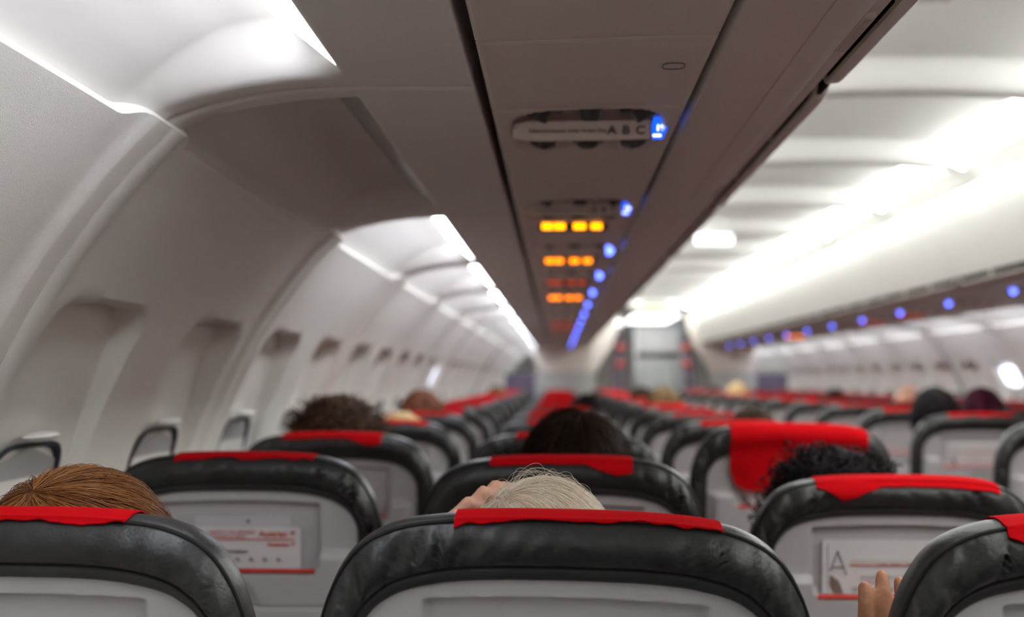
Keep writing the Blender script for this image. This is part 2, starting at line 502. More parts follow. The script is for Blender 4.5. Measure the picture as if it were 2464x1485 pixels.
# ------------------------------------------------------------------ passenger service panels
RP = 0.77                      # row pitch
def psu_panel(x0, x1, length, recess):
    """panel between u=x1 (inboard) and u=x0 (outboard), built for the left side (x negative)"""
    nx = 54; 
    ylist = [0, .002, .004]
    y = .01
    while y < length - .006: ylist.append(y); y += .0085 if recess else .05
    ylist += [length - .004, length - .002, length]
    xs = [-x0, -x0 + .0015, -x0 + .003] + list(np.linspace(-x0 + .006, -x1 - .006, nx)) + [-x1 - .003, -x1 - .0015, -x1]
    vs = []
    for y in ylist:
        for x in xs:
            e = min(x + x0, -x1 - x, y, length - y)
            z = 1.6535 + 0.006 * (x + x0) / (x0 - x1) + 0.003 * (1 - sstep(0, .004, e))
            if recess:
                cx, cy, hx, hy = -0.958, 0.150, 0.112, 0.149
                a = max(0, abs((x - cx) / hx)); b = abs((y - cy) / hy)
                rr = (a ** 3.2 + b ** 3.2) ** (1 / 3.2)
                z += 0.042 * (1 - sstep(.86, .99, rr))
            vs.append((x, y, z))
    n = len(xs)
    fs = grid_faces(len(ylist), n)
    fm = [0] * len(fs)
    for q, f_ in enumerate(fs):
        if sum(vs[i][2] for i in f_) / 4 > 1.6535 + 0.004 + .012 and recess: fm[q] = 1
    return new_mesh('panel', vs, fs, [M_psu_shade, M_recess], fmat=fm, smooth=True, angle=60)
PSU_W = (1.086, 0.829)
UL, BL = 0.458, 0.306
def nozzle(kind):
    b = MB()
    if kind == 'lamp':
        b.lathe([(.001, .013), (.029, .012), (.030, .004), (.026, .001), (.018, -.001), (.0155, -.006), (.0145, -.017), (.0138, -.018), (.012, -.0175), (.010, -.012), (.001, -.012)], 24)
    else:
        b.lathe([(.001, .012), (.022, .011), (.0225, .002), (.0205, -.003), (.019, -.010), (.016, -.015), (.0145, -.015), (.012, -.010), (.008, -.008), (.006, -.013), (.001, -.014)], 24)
        for k in range(14):
            w = 2 * math.pi * k / 14
            b.box((-.001, .0195, -.010), (.001, .0225, .001), M=Matrix.Rotation(w, 4, 'Z'))
    return b.mesh('nozzle', M_nozzle)
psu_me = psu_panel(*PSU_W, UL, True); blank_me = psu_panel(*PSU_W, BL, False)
noz_l, noz_v = nozzle('lamp'), nozzle('vent')
# label bar
b = MB(); 
barv = []
def bar_section(x, w0, w1, zt, zb): k = min(1, (w1 - w0) / .037); return [(x, w0, zt + .004), (x, w0 + .021 * k, zb - .0045), (x, w0 + .026 * k, zb - .006), (x, w1 - .005 * k, zb - .004), (x, w1, zt + .01)]
secs = [(-1.066, .140, .147, 1.662, 1.658), (-1.060, .130, .152, 1.662, 1.654), (-1.045, .123, .157, 1.664, 1.6505), (-1.02, .121, .158, 1.664, 1.650), (-.92, .121, .158, 1.664, 1.651), (-.875, .121, .158, 1.664, 1.652), (-.866, .122, .156, 1.664, 1.652)]
for s_ in secs: barv += bar_section(*s_)
fs = [(i * 5 + j, (i + 1) * 5 + j, (i + 1) * 5 + j + 1, i * 5 + j + 1) for i in range(len(secs) - 1) for j in range(4)]
fs += [(0, 1, 2, 3, 4), tuple((len(secs) - 1) * 5 + k for k in range(5))]
b.add(barv, fs); bar_me = b.mesh('bar', M_bar, angle=20)
# amber sign plates with lit pictograms
def sign_mesh(m):
    b = MB()
    b.box((-1.042, .336, 1.6400), (-.885, .352, 1.657), 0, .001)
    for xa, xb in ((-1.034, -1.010), (-1.006, -.982), (-.962, -.935), (-.922, -.898)):   # no-smoking and seat belt pictures
        b.box((xa, .3345, 1.6415), (xb, .3365, 1.6545), 1, .0006)
    return b.mesh('sign', [M_signplate, m], angle=30)
SG = {'a': sign_mesh(M_amber), 'o': sign_mesh(M_amber2), 'd': sign_mesh(M_amber_dim), 'n': None}
# blue row number light, a wedge at the inboard end of the bar
def number_light(m):
    b = MB()
    v = [(-.8620, .116, 1.672), (-.838, .116, 1.672), (-.8620, .160, 1.668), (-.846, .160, 1.668),
         (-.8620, .120, 1.6665), (-.838, .120, 1.6665), (-.8620, .143, 1.6450), (-.8475, .143, 1.6450)]
    b.add(v, [(4, 5, 7, 6), (0, 1, 5, 4), (2, 3, 7, 6), (0, 2, 6, 4), (1, 3, 7, 5)])
    return b.mesh('number_light', m, smooth=False)
nl_near, nl_far = number_light(M_blue), number_light(M_bluedot)
ROT_DOWN = (R(137), 0, 0)      # text that reads correctly from below, facing aft
abc = {c: text_mesh('letter_' + c, c, 0.020, M_ink, bold=0.0004) for c in 'ABC'}
life = text_mesh('text', 'Schwimmweste unter Ihrem Sitz', 0.0085, M_ink)
btn_b = MB(); 
pts = [(math.copysign(abs(math.cos(w)) ** .6, math.cos(w)) * .0125, math.copysign(abs(math.sin(w)) ** .6, math.sin(w)) * .0125, 0) for w in [2 * math.pi * k / 32 for k in range(33)]]
btn_b.tube(pts, .0006, 5); btn_me = btn_b.mesh('outline', M_ink)
lit_l = {1: 'n', 2: 'a', 3: 'o', 4: 'd', 5: 'o', 8: 'd', 9: 'd'}
lit_r = {3: 'o', 8: 'd', 7: 'd', 11: 'o'}
UNIT0 = 1.495
def unit(side, k):
    sx = 1 if side < 0 else -1
    sd = 'left' if side < 0 else 'right'
    y = UNIT0 + (k - 1) * RP
    where = {1: 'letters A B C, nearest'}.get(k, '%s from the camera' % ORD[k - 1]) if side < 0 else '%s from the camera' % ORD[k - 1]
    u = thing('service_panel', 'service panel under %s bins with blue row light, %s' % (sd, where), 'overhead panel', (0, y, 0), 0, 'passenger service panels under the %s bins' % sd)
    if side > 0: u.scale = (-1, 1, 1)
    link('panel', psu_me, u)
    for j, dx in enumerate((-.068, 0, .069)):
        a = link('reading_light', noz_l, u, (-.953 + dx, .058, 1.6725)); a.rotation_euler = ((R(8)), R((24, 0, -26)[j]), 0)
        v = link('air_vent', noz_v, u, (-.953 + dx, .218, 1.668)); v.rotation_euler = (R(-14), R((20, 0, -18)[j]), 0)
    br = link('label_bar', bar_me, u)
    nl = link('row_number_light', nl_near if (k <= 2 and side < 0) else nl_far, u); nl['label'] = 'glowing blue row number light'
    st = (lit_l if side < 0 else lit_r).get(k, 'n')
    if st != 'n':
        sgn = link('lit_sign', SG[st], u); sgn['label'] = 'amber lit no smoking and seat belt sign'
    if side < 0 and k <= 2:
        for c, dx in (('A', -.921), ('B', -.901), ('C', -.880)):
            link('letter', abc[c], br, (dx, .1305, 1.6556), ROT_DOWN)
        link('lettering', life, br, (-.985, .1305, 1.6556), ROT_DOWN)
        num = text_mesh('numeral', '19' if k == 1 else '18', 0.0135, M_bluewhite, bold=0.0005)
        link('numeral', num, nl, (-.8520, .1280, 1.6582), ROT_DOWN)
        pic = MB(); pic.box((-.0065, -.002, -.0003), (.0055, .002, .0005), 0, .0002)
        link('pictogram', pic.mesh('pic', M_bluewhite), nl, (-.8555, .1375, 1.6496), ROT_DOWN)
    y2 = y + UL + .003
    fl = thing('filler_panel', 'plain beige filler panel under the %s bins beyond the %s service panel' % (sd, ORD[k - 1]), 'ceiling panel', (0, y2, 0), 0, 'plain panels between the %s service panels' % sd)
    if side > 0: fl.scale = (-1, 1, 1)
    link('panel', blank_me, fl)
    return y
for side in (-1, 1):
    for k in range(1, 16): unit(side, k)
# the ones over and behind the camera
for side in (-1, 1):
    sd = 'left' if side < 0 else 'right'
    y = UNIT0 - BL - .003
    fl = thing('filler_panel', 'plain beige panel with a small round button under the left bins, nearest' if side < 0 else 'plain beige filler panel under the right bins, nearest the camera', 'ceiling panel', (0, y, 0), 0, 'plain panels between the %s service panels' % sd)
    if side > 0: fl.scale = (-1, 1, 1)
    link('panel', blank_me, fl)
    if side < 0: link('button', btn_me, fl, (-.866, .11, 1.6575))
    y -= UL + .003
    u = thing('service_panel', 'beige overhead service panel above the camera under the %s bins' % sd, 'overhead panel', (0, y, 0), 0, 'passenger service panels under the %s bins' % sd)
    if side > 0: u.scale = (-1, 1, 1)
    link('panel', psu_me, u); link('label_bar', bar_me, u)
    for j, dx in enumerate((-.068, 0, .069)):
        link('reading_light', noz_l, u, (-.953 + dx, .058, 1.6725)); link('air_vent', noz_v, u, (-.953 + dx, .218, 1.668))
# dark channel above the panel gaps
for side, nm in ((-1, 'trim_1'), (1, 'trim_2')):
    t = MB(); x0, x1 = sorted((side * 1.13, side * 0.79))
    t.box((x0, Y0, 1.735), (x1, Y1 - .5, 1.745)); struct(nm, t.mesh('channel', M_dark))

# ------------------------------------------------------------------ overhead bins
def prof_mesh(name, prof, y0, y1, m, thick=0.0, closed=False, ends=False, step=None):
    ys = [y0, y1]
    vs = [(x, y, z) for y in ys for x, z in prof]
    n = len(prof)
    fs = [(j, j + 1, n + j + 1, n + j) for j in range(n - 1)]
    if closed: fs.append((n - 1, 0, n, 2 * n - 1))
    if ends: fs += [tuple(range(n)), tuple(n + k for k in range(n))]
    return new_mesh(name, vs, fs, m, smooth=True, angle=28)
BINL = 2.134
def smooth2(pts, n): return [(p.x, p.y) for p in smooth_curve([(a, b, 0) for a, b in pts], n)]
def bin_meshes(side):
    s = side
    g = .003
    under = [(.826, 1.735), (.821, 1.69), (.819, 1.668), (.816, 1.6625), (.809, 1.6605), (.76, 1.6635), (.731, 1.6655)]
    under2 = [(.7295, 1.6675), (.7275, 1.6665), (.70, 1.6695), (.686, 1.672), (.683, 1.6738), (.6815, 1.678), (.672, 1.6795), (.662, 1.6815), (.6600, 1.690), (.6600, 1.73)]
    body = [(.66, 1.73), (.664, 2.03), (.74, 2.07), (1.05, 2.03), (1.32, 1.86), (1.33, 1.76), (1.12, 1.74), (.83, 1.74)]
    door = smooth2([(.634, 1.712), (.628, 1.722), (.606, 1.78), (.584, 1.86), (.575, 1.94), (.586, 2.01), (.606, 2.05), (.630, 2.066)], 40)
    door_in = [(.652, 2.062), (.655, 1.716)]
    f = lambda P: [(s * a, b) for a, b in P]
    M = {}
    M['bin_body'] = prof_mesh('bin_body', f(body), g, BINL - g, M_bin_shade, closed=True, ends=True)
    M['under_panel'] = prof_mesh('under_panel', f(under + [(.731, 1.69)]), g, BINL - g, M_bin_shade)
    M['edge_panel'] = prof_mesh('edge_panel', f([(.7295, 1.69)] + under2), g, BINL - g, M_bin_shade)
    M['bin_door'] = prof_mesh('bin_door', f(door + door_in), g, BINL / 2 - g, M_door_lit, closed=True, ends=True)
    # lip rail hanging under the door edge: straight with upturned ends
    r = MB()
    L = BINL / 2
    path = [(s * .644, .02, 1.700), (s * .645, .035, 1.690), (s * .646, .06, 1.6845)] + [(s * .646, y, 1.684) for y in (.1, L * .33, L * .35)] + [(s * .646, y, 1.684) for y in (L * .65, L * .67, L - .10)] + [(s * .646, L - .06, 1.6845), (s * .645, L - .035, 1.690), (s * .644, L - .02, 1.700)]
    vs = []
    sec = [(.0055, -.003), (.003, -.0055), (-.008, -.005), (-.0135, -.001), (-.0135, .0035), (.0055, .0035)]
    for x, y, z in path:
        for a, c in sec: vs.append((x + s * a, y, z + c))
    n = len(sec)
    r.add(vs, [(i * n + k, i * n + (k + 1) % n, (i + 1) * n + (k + 1) % n, (i + 1) * n + k) for i in range(len(path) - 1) for k in range(n)] + [tuple(range(n)), tuple((len(path) - 1) * n + k for k in range(n))])
    for yy in (L * .33, L * .67):
        r.tube([(s * .643, yy, 1.684), (s * .64, yy, 1.712)], .009, 8)
    M['grip_rail'] = r.mesh('rail', M_bin_shade)
    q = MB(); xa, xb = sorted((s * .640, s * .646)); q.box((xa, 0, 1.687), (xb, BINL / 2, 1.713)); M['door_seal'] = q.mesh('seal', M_dark)  # black strip added to paint the shadow gap between rail and door
    # latch: paddle on the edge panel, recess shade put into its face colour
    q = MB()
    yc = .785
    q.box((min(s * .669, s * .682), yc - .065, 1.6735), (max(s * .669, s * .682), yc + .065, 1.682), 0, .0015)
    q.box((min(s * .671, s * .680), yc - .060, 1.6725), (max(s * .671, s * .680), yc + .060, 1.6742), 1, .0006)
    M['latch'] = q.mesh('latch', [M_bin_shade, M_recess], angle=25)
    return M
BM = {s: bin_meshes(s) for s in (-1, 1)}
for side in (-1, 1):
    sd = 'left' if side < 0 else 'right'
    for k in range(-1, 6):
        y = 0.455 + k * BINL
        if y < Y0 - .2: continue
        lab = {-1: 'closed beige overhead bin behind the camera on the %s' % sd}.get(k, 'closed beige overhead luggage bin, %s from the camera along the %s side' % (ORD[max(k, 0)], sd))
        t = thing('overhead_bin', lab, 'luggage bin', (0, y, 0), 0, 'overhead bins along the %s side' % sd)
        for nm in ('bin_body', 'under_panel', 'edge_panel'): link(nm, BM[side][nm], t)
        for h in (0, 1):
            d = link('bin_door', BM[side]['bin_door'], t, (0, h * BINL / 2, 0))
            link('latch', BM[side]['latch'], d); link('grip_rail', BM[side]['grip_rail'], d); link('door_seal', BM[side]['door_seal'], d)

# ------------------------------------------------------------------ ceiling
CP = 1.12; CS0 = 3.45
def ceil_z(u, y):
    z = 2.158 - .036 * (u / .6) ** 2 + 0.006 * (1 - sstep(0, .008, min(y, CP - y)))
    D = .082 * (1 - sstep(.575, .603, abs(u)))
    c = .03 * sstep(.52, .6, abs(u)) ** 2          # the pocket's corners are rounded
    return z + D * sstep(.028 + c, .058 + c, y) * (1 - sstep(CP - .135 - c, CP - .040 - c, y))
def ceil_panel():
    ul = [-.615, -.607, -.60, -.594, -.588, -.58, -.57, -.55, -.52] + list(np.linspace(-.48, .48, 25)) + [.52, .55, .57, .58, .588, .594, .60, .607, .615]
    yl = [.0, .004, .008, .03, .036, .042, .05, .06, .08, .11] + list(np.linspace(.15, CP - .40, 8)) + [CP - .30, CP - .22] + list(np.linspace(CP - .18, CP - .045, 18)) + [CP - .04, CP - .03, CP - .008, CP - .004, CP]
    vs = [(u, y, ceil_z(u, y)) for y in yl for u in ul]
    return new_mesh('ceiling', vs, grid_faces(len(yl), len(ul)), M_ceil, angle=60)
ceil_me = ceil_panel()
def ceil_lens(s):
    vs = []
    nn = 44
    for k in range(nn + 1):
        y = .062 + (CP - .130) * k / nn
        for u in (.592, .582, .56, .53, .495):
            vs.append((s * u, y, ceil_z(u, y) - .0025))
    fs = grid_faces(nn + 1, 5); nv = len(vs)
    vs += [(v[0] + s * .006, v[1], v[2] + .004) for v in vs]
    fs += [tuple(nv + i for i in f)[::-1] for f in fs]
    return new_mesh('ceiling_lens', vs, fs, M_lamp_ceil)
CLN = {s: ceil_lens(s) for s in (-1, 1)}
k = -4; idx = 0
while CS0 + k * CP < 13.0:
    y = CS0 + k * CP
    if y >= Y0 - .6:
        struct('ceiling', ceil_me, (0, y, 0))
        for s in (-1, 1):
            sd = 'left' if s < 0 else 'right'
            o = link('ceiling_lamp', CLN[s], None, (0, y, 0))
            tag(o, 'glowing white lamp strip along the %s edge of the %s aisle ceiling panel' % (sd, ORD[idx] + ' visible' if k >= -1 else 'rear ' + ORD[idx]), 'ceiling lamp', 'lamp strips along the aisle ceiling')
            o['label'] = 'glowing lamp strip, %s edge of the aisle ceiling, %s from the rear' % (sd, ORD[idx])
        idx += 1
    k += 1
for s, nm in ((-1, 'trim_3'), (1, 'trim_4')):
    t = MB(); 
    t.add([(s * a, y, z) for y in (Y0, Y1 - .3) for a, z in ((.612, 2.123), (.618, 2.119), (.650, 2.081), (.652, 2.086), (.700, 2.12))], grid_faces(2, 5))
    struct(nm, t.mesh('trim', M_ceil, angle=20))
# ceiling speaker
sp = thing('ceiling_speaker', 'small square grey speaker grille in the aisle ceiling, top right', 'speaker', (-.10, 2.72, 2.216))
b = MB(); b.box((-.05, -.04, -.006), (.05, .04, .004), 0, .004); link('speaker_frame', b.mesh('frame', mat('speaker grey', (.42, .42, .38), .5)), sp)
b = MB(); 
for i in range(7): b.box((-.034, -.026 + i * .0085, -.008), (.034, -.022 + i * .0085, -.005))
link('speaker_grille', b.mesh('grille', mat('speaker grille', (.62, .61, .56), .5)), sp)
# hanging lit exit sign
ex = thing('exit_sign', 'bright white lit sign hanging from the aisle ceiling', 'sign', (-.155, 6.16, 2.05))
b = MB(); b.box((-.10, -.015, -.028), (.10, .015, .028), 0, .008); link('lit_panel', b.mesh('panel', M_exit), ex)
b = MB(); b.box((-.08, -.010, .028), (.08, .010, .12), 0, .003); link('bracket', b.mesh('bracket', M_ceil), ex)

# ------------------------------------------------------------------ seats
TOPZ = 1.173; TILT = R(8)
OUT_H = [(.205, .66), (.215, .50), (.222, .35), (.2262, .22), (.2265, .15), (.2245, .112), (.216, .078), (.203, .050), (.187, .0295), (.165, .0155), (.135, .0065), (.09, .002), (.045, .0004), (0, 0)]
INN_H = [(.172, .66), (.180, .50), (.1865, .35), (.190, .22), (.1905, .15), (.1885, .112), (.176, .088), (.158, .0735), (.140, .0660), (.115, .0605), (.090, .0575), (.06, .0558), (.03, .0552), (0, .055)]
def full(H):
    L = [(-a, b) for a, b in H]; Rr = [(a, b) for a, b in H[:-1]][::-1]
    return L + Rr
NS = 421
OC = smooth_curve([(a, b, 0) for a, b in full(OUT_H)], NS)
IC_raw = [(a, b, 0) for a, b in full(INN_H)]
# inner outline sampled at the same knots so that rings line up
def resample_like(ptsA, ptsB, n):
    A = [Vector((a, b, 0)) for a, b in ptsA]; L = [0]
    for p, q in zip(A, A[1:]): L.append(L[-1] + (q - p).length)
    B = [Vector((a, b, 0)) for a, b in ptsB]
    out = []
    for k in range(n):
        d = L[-1] * k / (n - 1); j = 0
        while j < len(L) - 2 and L[j + 1] < d: j += 1
        t = (d - L[j]) / (L[j + 1] - L[j])
        b0, b1 = B[j], B[j + 1]; bm_, bp_ = B[max(j - 1, 0)], B[min(j + 2, len(B) - 1)]
        out.append(0.5 * ((2 * b0) + (-bm_ + b1) * t + (2 * bm_ - 5 * b0 + 4 * b1 - bp_) * t * t + (-bm_ + 3 * b0 - 3 * b1 + bp_) * t ** 3))
    return out
OC = resample_like(full(OUT_H), full(OUT_H), NS)
IC = resample_like(full(OUT_H), full(INN_H), NS)
def B2W(x, s, d):
    """seat back coordinates: x across, s down the back from the top, d forward from its rear face"""
    return (x, s * math.sin(TILT) + d * math.cos(TILT), TOPZ - s * math.cos(TILT) + d * math.sin(TILT))
def s_out(x):
    return interp(sorted([(a, b) for a, b in OUT_H]), abs(x))
OUT_TAB = sorted([(round(abs(p.x), 5), p.y) for p in OC if p.y < .16])
def s_top(x): return interp(OUT_TAB, abs(x))
INN_TAB = sorted([(round(abs(p.x), 5), p.y) for p in IC if p.y < .16])
def s_inn(x): return interp(INN_TAB, abs(x))

def leather_mesh(seed, amp):
    prof = [(0.0, .008), (.006, -.0030), (.02, -.0058), (.06, -.0078), (.13, -.0088), (.20, -.0095), (.235, -.0092), (.25, -.0078), (.265, -.0098), (.33, -.0135), (.42, -.0165), (.52, -.0185), (.62, -.0190), (.72, -.0178), (.82, -.0145), (.90, -.0100), (.95, -.0062), (.985, -.0018)]
    gus = [(-.0010, .0005), (.0006, .0035), (.0022, .009), (.0026, .016), (.0015, .025), (-.0015, .036), (-.007, .046), (-.018, .056), (-.034, .063), (-.055, .066)]
    nc = len(prof) + len(gus)
    vs = []
    arc = 0; rnd = seed * 13.7
    for i in range(NS):
        o = OC[i]; inn = IC[i]
        tan = (OC[min(i + 1, NS - 1)] - OC[max(i - 1, 0)]).normalized()
        if i: arc += (OC[i] - OC[i - 1]).length
        nrm = Vector((tan.y, -tan.x, 0))
        if nrm.dot(o - Vector((0, .35, 0))) < 0: nrm = -nrm
        for t, d in prof:
            p = inn.lerp(o, t)
            env = math.sin(math.pi * min(1, max(0, (t - .27) / .72))) ** .8 if .27 < t < .99 else 0.0
            cornerness = .45 + .55 * sstep(.09, .18, abs(o.x))
            # gathers run across the band, slanted, in groups
            q = arc * 46 + (t - .5) * 3.2 * (1 if o.x > 0 else -1)
            n1 = noise.noise(Vector((q * .75, t * .55, rnd))); n2_ = noise.noise(Vector((q * 1.6 + 5, t * .9, rnd + 3)))
            w = (1 - min(1, abs(n1) * 5.5)) ** 1.4 * .8 + (1 - min(1, abs(n2_) * 5)) ** 1.4 * .35 - .30 * abs(n1)     # sharp creases between soft folds
            grp = .35 + .9 * max(0, noise.noise(Vector((arc * 5, 0, rnd + 9))) + .3)
            dd = d + amp * env * cornerness * grp * w
            dd += .0022 * env * noise.noise(Vector((arc * 7, t * 2.4, rnd + 20)))
            if t < .25: dd += .0006 * noise.noise(Vector((arc * 60, t * 3, rnd)))
            vs.append(B2W(p.x, p.y, dd))
        for off, d in gus:
            w = .0005 * noise.noise(Vector((arc * 60, d * 60, rnd + 40))) if d < .05 else 0
            w += .0008 * noise.noise(Vector((arc * 22, d * 20, rnd + 50))) if .005 < d < .05 else 0
            p = o + nrm * (off + w)
            vs.append(B2W(p.x, p.y, d))
    fs = [(i * nc + j, (i + 1) * nc + j, (i + 1) * nc + j + 1, i * nc + j + 1) for i in range(NS - 1) for j in range(nc - 1)]
    # front face between the two sides
    last = nc - 1
    for i in range(NS // 2):
        a = i * nc + last; b = (i + 1) * nc + last; c = (NS - 2 - i) * nc + last; d = (NS - 1 - i) * nc + last
        if b == c: fs.append((a, b, d)); continue
        fs.append((a, b, c, d))
    return new_mesh('leather', vs, fs, M_leather, smooth=True, angle=70)
def piping_mesh():
    b = MB(); b.tube([B2W(p.x * 1.0005, p.y, -.0008) for p in OC[::3]], .0021, 6)
    b.tube([B2W(*(lambda q: (q.x, q.y))(IC[i].lerp(OC[i], .245)), -.0098) for i in range(0, NS, 3)], .0010, 5)
    return b.mesh('piping', M_pipe)
def stitch_mesh():
    b = MB()
    for tt, dd in ((.07, -.0062), ):
        for i in range(6, NS - 6, 3):
            p = IC[i].lerp(OC[i], tt); q = IC[i].lerp(OC[i], tt).lerp(IC[i + 1].lerp(OC[i + 1], tt), .8)
            b.tube([B2W(p.x, p.y, dd + .0001), B2W(q.x, q.y, dd + .0001)], .0005, 4)
    return b.mesh('stitching', mat('grey stitching', (.12, .12, .115), .6))
def shell_mesh():
    xs = sorted(set([round(x, 4) for x in list(np.linspace(-.1895, .1895, 64)) + [sg * v for sg in (-1, 1) for v in (.1235, .1255, .1275, .1295, .1315, .1335)]]))
    ss = [.052, .054, .056, .058, .060, .0625, .0650, .0675, .069, .0705, .072, .0735, .075, .0765, .078, .081, .085, .09, .10, .11, .12, .13, .14, .147, .150, .1515, .153, .1545, .156, .158, .160, .164, .17, .176, .180, .1815, .183, .1845, .186, .1875, .189, .192, .20, .21, .22, .232, .2355, .2365, .2375, .2385, .240, .245, .25, .28, .34, .42, .5, .58, .64]
    vs = []
    for x in xs:
        st = s_inn(min(abs(x), .19)) - .004
        if abs(x) > .186: st = max(st, .11)
        for s in ss:
            s2 = max(s, st)
            d = -.001 - .004 * (1 - (x / .19) ** 2) * sstep(.055, .12, s2)
            # lower shelf comes out towards the row behind
            d -= .016 * sstep(.149, .160, s2) * (1 - sstep(.168, .188, abs(x)))
            # literature recess with a gently arched top
            top = .0705 + .004 * (x / .13) ** 2
            k = sstep(top, top + .006, s2) * (1 - sstep(.181, .1865, s2)) * (1 - sstep(.124, .132, abs(x)))
            cr = 1 - sstep(.0, .010, (abs(x) - .118) + (s2 - .176)) if (abs(x) > .118 and s2 > .170) else 1
            d += (.013 + .016 * sstep(.149, .160, s2)) * k * cr
            # thumb recess of the table latch
            rr = math.hypot(x / .030, (s2 - .236) / .036)
            if s2 < .2366: d += .006 * (1 - sstep(.86, 1.0, rr))
            # groove above the tray table
            d += .008 * (sstep(.2355, .2365, s2) - sstep(.2375, .2390, s2))
            vs.append(B2W(x, s2, d))
    return new_mesh('shell', vs, grid_faces(len(xs), len(ss)), M_shell, weld=True, angle=55)
CB = [(0, -.001), (.001, -.0022), (.003, -.0066), (.0055, -.0108), (.010, -.0155), (.015, -.0185), (.021, -.020), (.03, -.019), (.04, -.014), (.055, -.011), (.14, -.011)]
def cloth_mesh(seed, x0=-.105, x1=.130, rear=.0045, corner=None, long_=False, tilt=0.0):
    """antimacassar folded over the top: rear hem, over the top, down the front"""
    nx = 50; vs = []
    xs = np.linspace(x0, x1, nx)
    path_n = 22
    for i, x in enumerate(xs):
        q = rear + .0022 * noise.noise(Vector((x * 22, seed, 0))) + .001 * noise.noise(Vector((x * 70, seed, 4)))
        if corner == 'left': q += .020 * max(0, 1 - abs(x - (x0 + .038)) / .060)
        if corner == 'right': q += .014 * max(0, 1 - abs(x - (x1 - .024)) / .05)
        if corner == 'left' : 
            if x < x0 + .038: q = .004 + (q - .004) * (x - x0) / .038
        if corner in (None, 'right'):
            if x < x0 + .018: q = .003 + (q - .003) * max(0, (x - x0) / .018)
        if long_:
            e0, e1 = (x - x0), (x1 - x)
            q = .140 + .010 * (x - x0) / (x1 - x0)
            rd = .05
            if e0 < rd: q -= rd - math.sqrt(max(0, rd * rd - (rd - e0) ** 2))
            if e1 < rd: q -= rd - math.sqrt(max(0, rd * rd - (rd - e1) ** 2))
        st = s_top(x)
        pts = []
        nr = 16 if long_ else 6
        for k in range(nr + 1):
            s = q * (1 - k / nr)
            bul = interp(CB, s) - .0045 - (.004 * sstep(.05, .14, s) + .004 * noise.noise(Vector((x * 16 + seed, s * 22, 7))) if long_ else 0)
            pts.append((st + s if s > .0025 else st + s - .0035 * (1 - s / .0025), bul))
        for s, d in ((-.0034, .002), (-.0044, .009), (-.0046, .017), (-.0036, .026), (-.0010, .038), (.006, .050), (.018, .060), (.034, .067)): pts.append((st + s, d))
        for k in range(1, 8): pts.append((st + .034 + .024 * k, .070))
        for s, d in pts: vs.append(B2W(x + .002 * noise.noise(Vector((s * 30, seed, 1))), s, d))
    n = len(vs) // nx
    fs = grid_faces(nx, n); nv = len(vs)
    # cloth thickness: inner layer
    inner = []
    for i in range(nx):
        for j in range(n):
            v = Vector(vs[i * n + j]); c = Vector(B2W(v.x, .10, .03))
            inner.append(tuple(v + (c - v).normalized() * .0012))
    vs += inner
    fs += [tuple(nv + k for k in f)[::-1] for f in grid_faces(nx, n)]
    for i in range(nx - 1):
        a = i * n; fs.append((a, a + n, a + n + nv, a + nv)); a = i * n + n - 1; fs.append((a, a + n, a + n + nv, a + nv))
    for j in range(n - 1):
        a = j; fs.append((a, a + 1, a + 1 + nv, a + nv)); a = (nx - 1) * n + j; fs.append((a, a + 1, a + 1 + nv, a + nv))
    return new_mesh('cloth', vs, fs, M_cloth, angle=60)
def table_mesh():
    b = MB()
    vs = []
    xs = np.linspace(-.175, .175, 12)
    prof = [(.2405, -.020), (.2415, -.0262), (.2445, -.0275), (.36, -.0275), (.52, -.0275), (.528, -.026), (.53, -.018)]
    for x in xs:
        for s, d in prof: vs.append(B2W(x, s, d))
    b.add(vs, grid_faces(len(xs), len(prof)))
    b.add([B2W(sx * .175, s, d) for sx in (-1, 1) for s, d in prof], [tuple(range(len(prof))), tuple(len(prof) + k for k in range(len(prof)))])
    return b.mesh('table', M_table, angle=30)
def latch_mesh():
    b = MB(); M = Matrix.Translation(B2W(0, .245, -.030)) @ Matrix.Rotation(R(90) - TILT, 4, 'X')
    b.lathe([(.001, .004), (.010, .004), (.012, .002), (.012, -.004), (.001, -.004)], 20, M)
    return b.mesh('table_latch', M_metal)
def trim_mesh():
    b = MB(); vs = []
    xs = np.linspace(-.124, .124, 20)
    for x in xs:
        for s, d in ((.1790, -.010), (.1790, -.0170), (.1812, -.0215), (.1822, -.0205), (.1822, -.008)): vs.append(B2W(x, s, d))
    b.add(vs, grid_faces(len(xs), 5)); return b.mesh('pocket_trim', M_trimred, angle=30)
def cushion_mesh():
    b = MB(); b.box((-.222, .16, .40), (.222, .62, .50), 0, .035); return b.mesh('cushion', M_seatcush)
def arm_mesh(x):
    b = MB(); b.box((x - .020, .13, .615), (x + .020, .50, .655), 0, .012); b.box((x - .014, .13, .45), (x + .014, .18, .63), 0, .005)
    return b.mesh('armrest', M_pipe)
def base_mesh():
    b = MB()
    for y in (.22, .56): b.tube([(-.25, y, .37), (.25, y, .37)], .022, 10)
    for x in (-.17, .17):
        b.box((x - .012, .2, .35), (x + .012, .58, .41), 0, .003)
        b.tube([(x, .22, .37), (x, .28, .0)], .014, 8); b.tube([(x, .56, .37), (x, .52, .0)], .014, 8)
    return b.mesh('seat_frame', M_metal)
LEA = [leather_mesh(1, .0160), leather_mesh(2, .0190), leather_mesh(3, .0135), leather_mesh(4, .0160)]
PIPE, STI, SHE, TAB, LAT, TRM, CUS, BAS = piping_mesh(), stitch_mesh(), shell_mesh(), table_mesh(), latch_mesh(), trim_mesh(), cushion_mesh(), base_mesh()
ARM_L, ARM_R = arm_mesh(-.252), arm_mesh(.252)
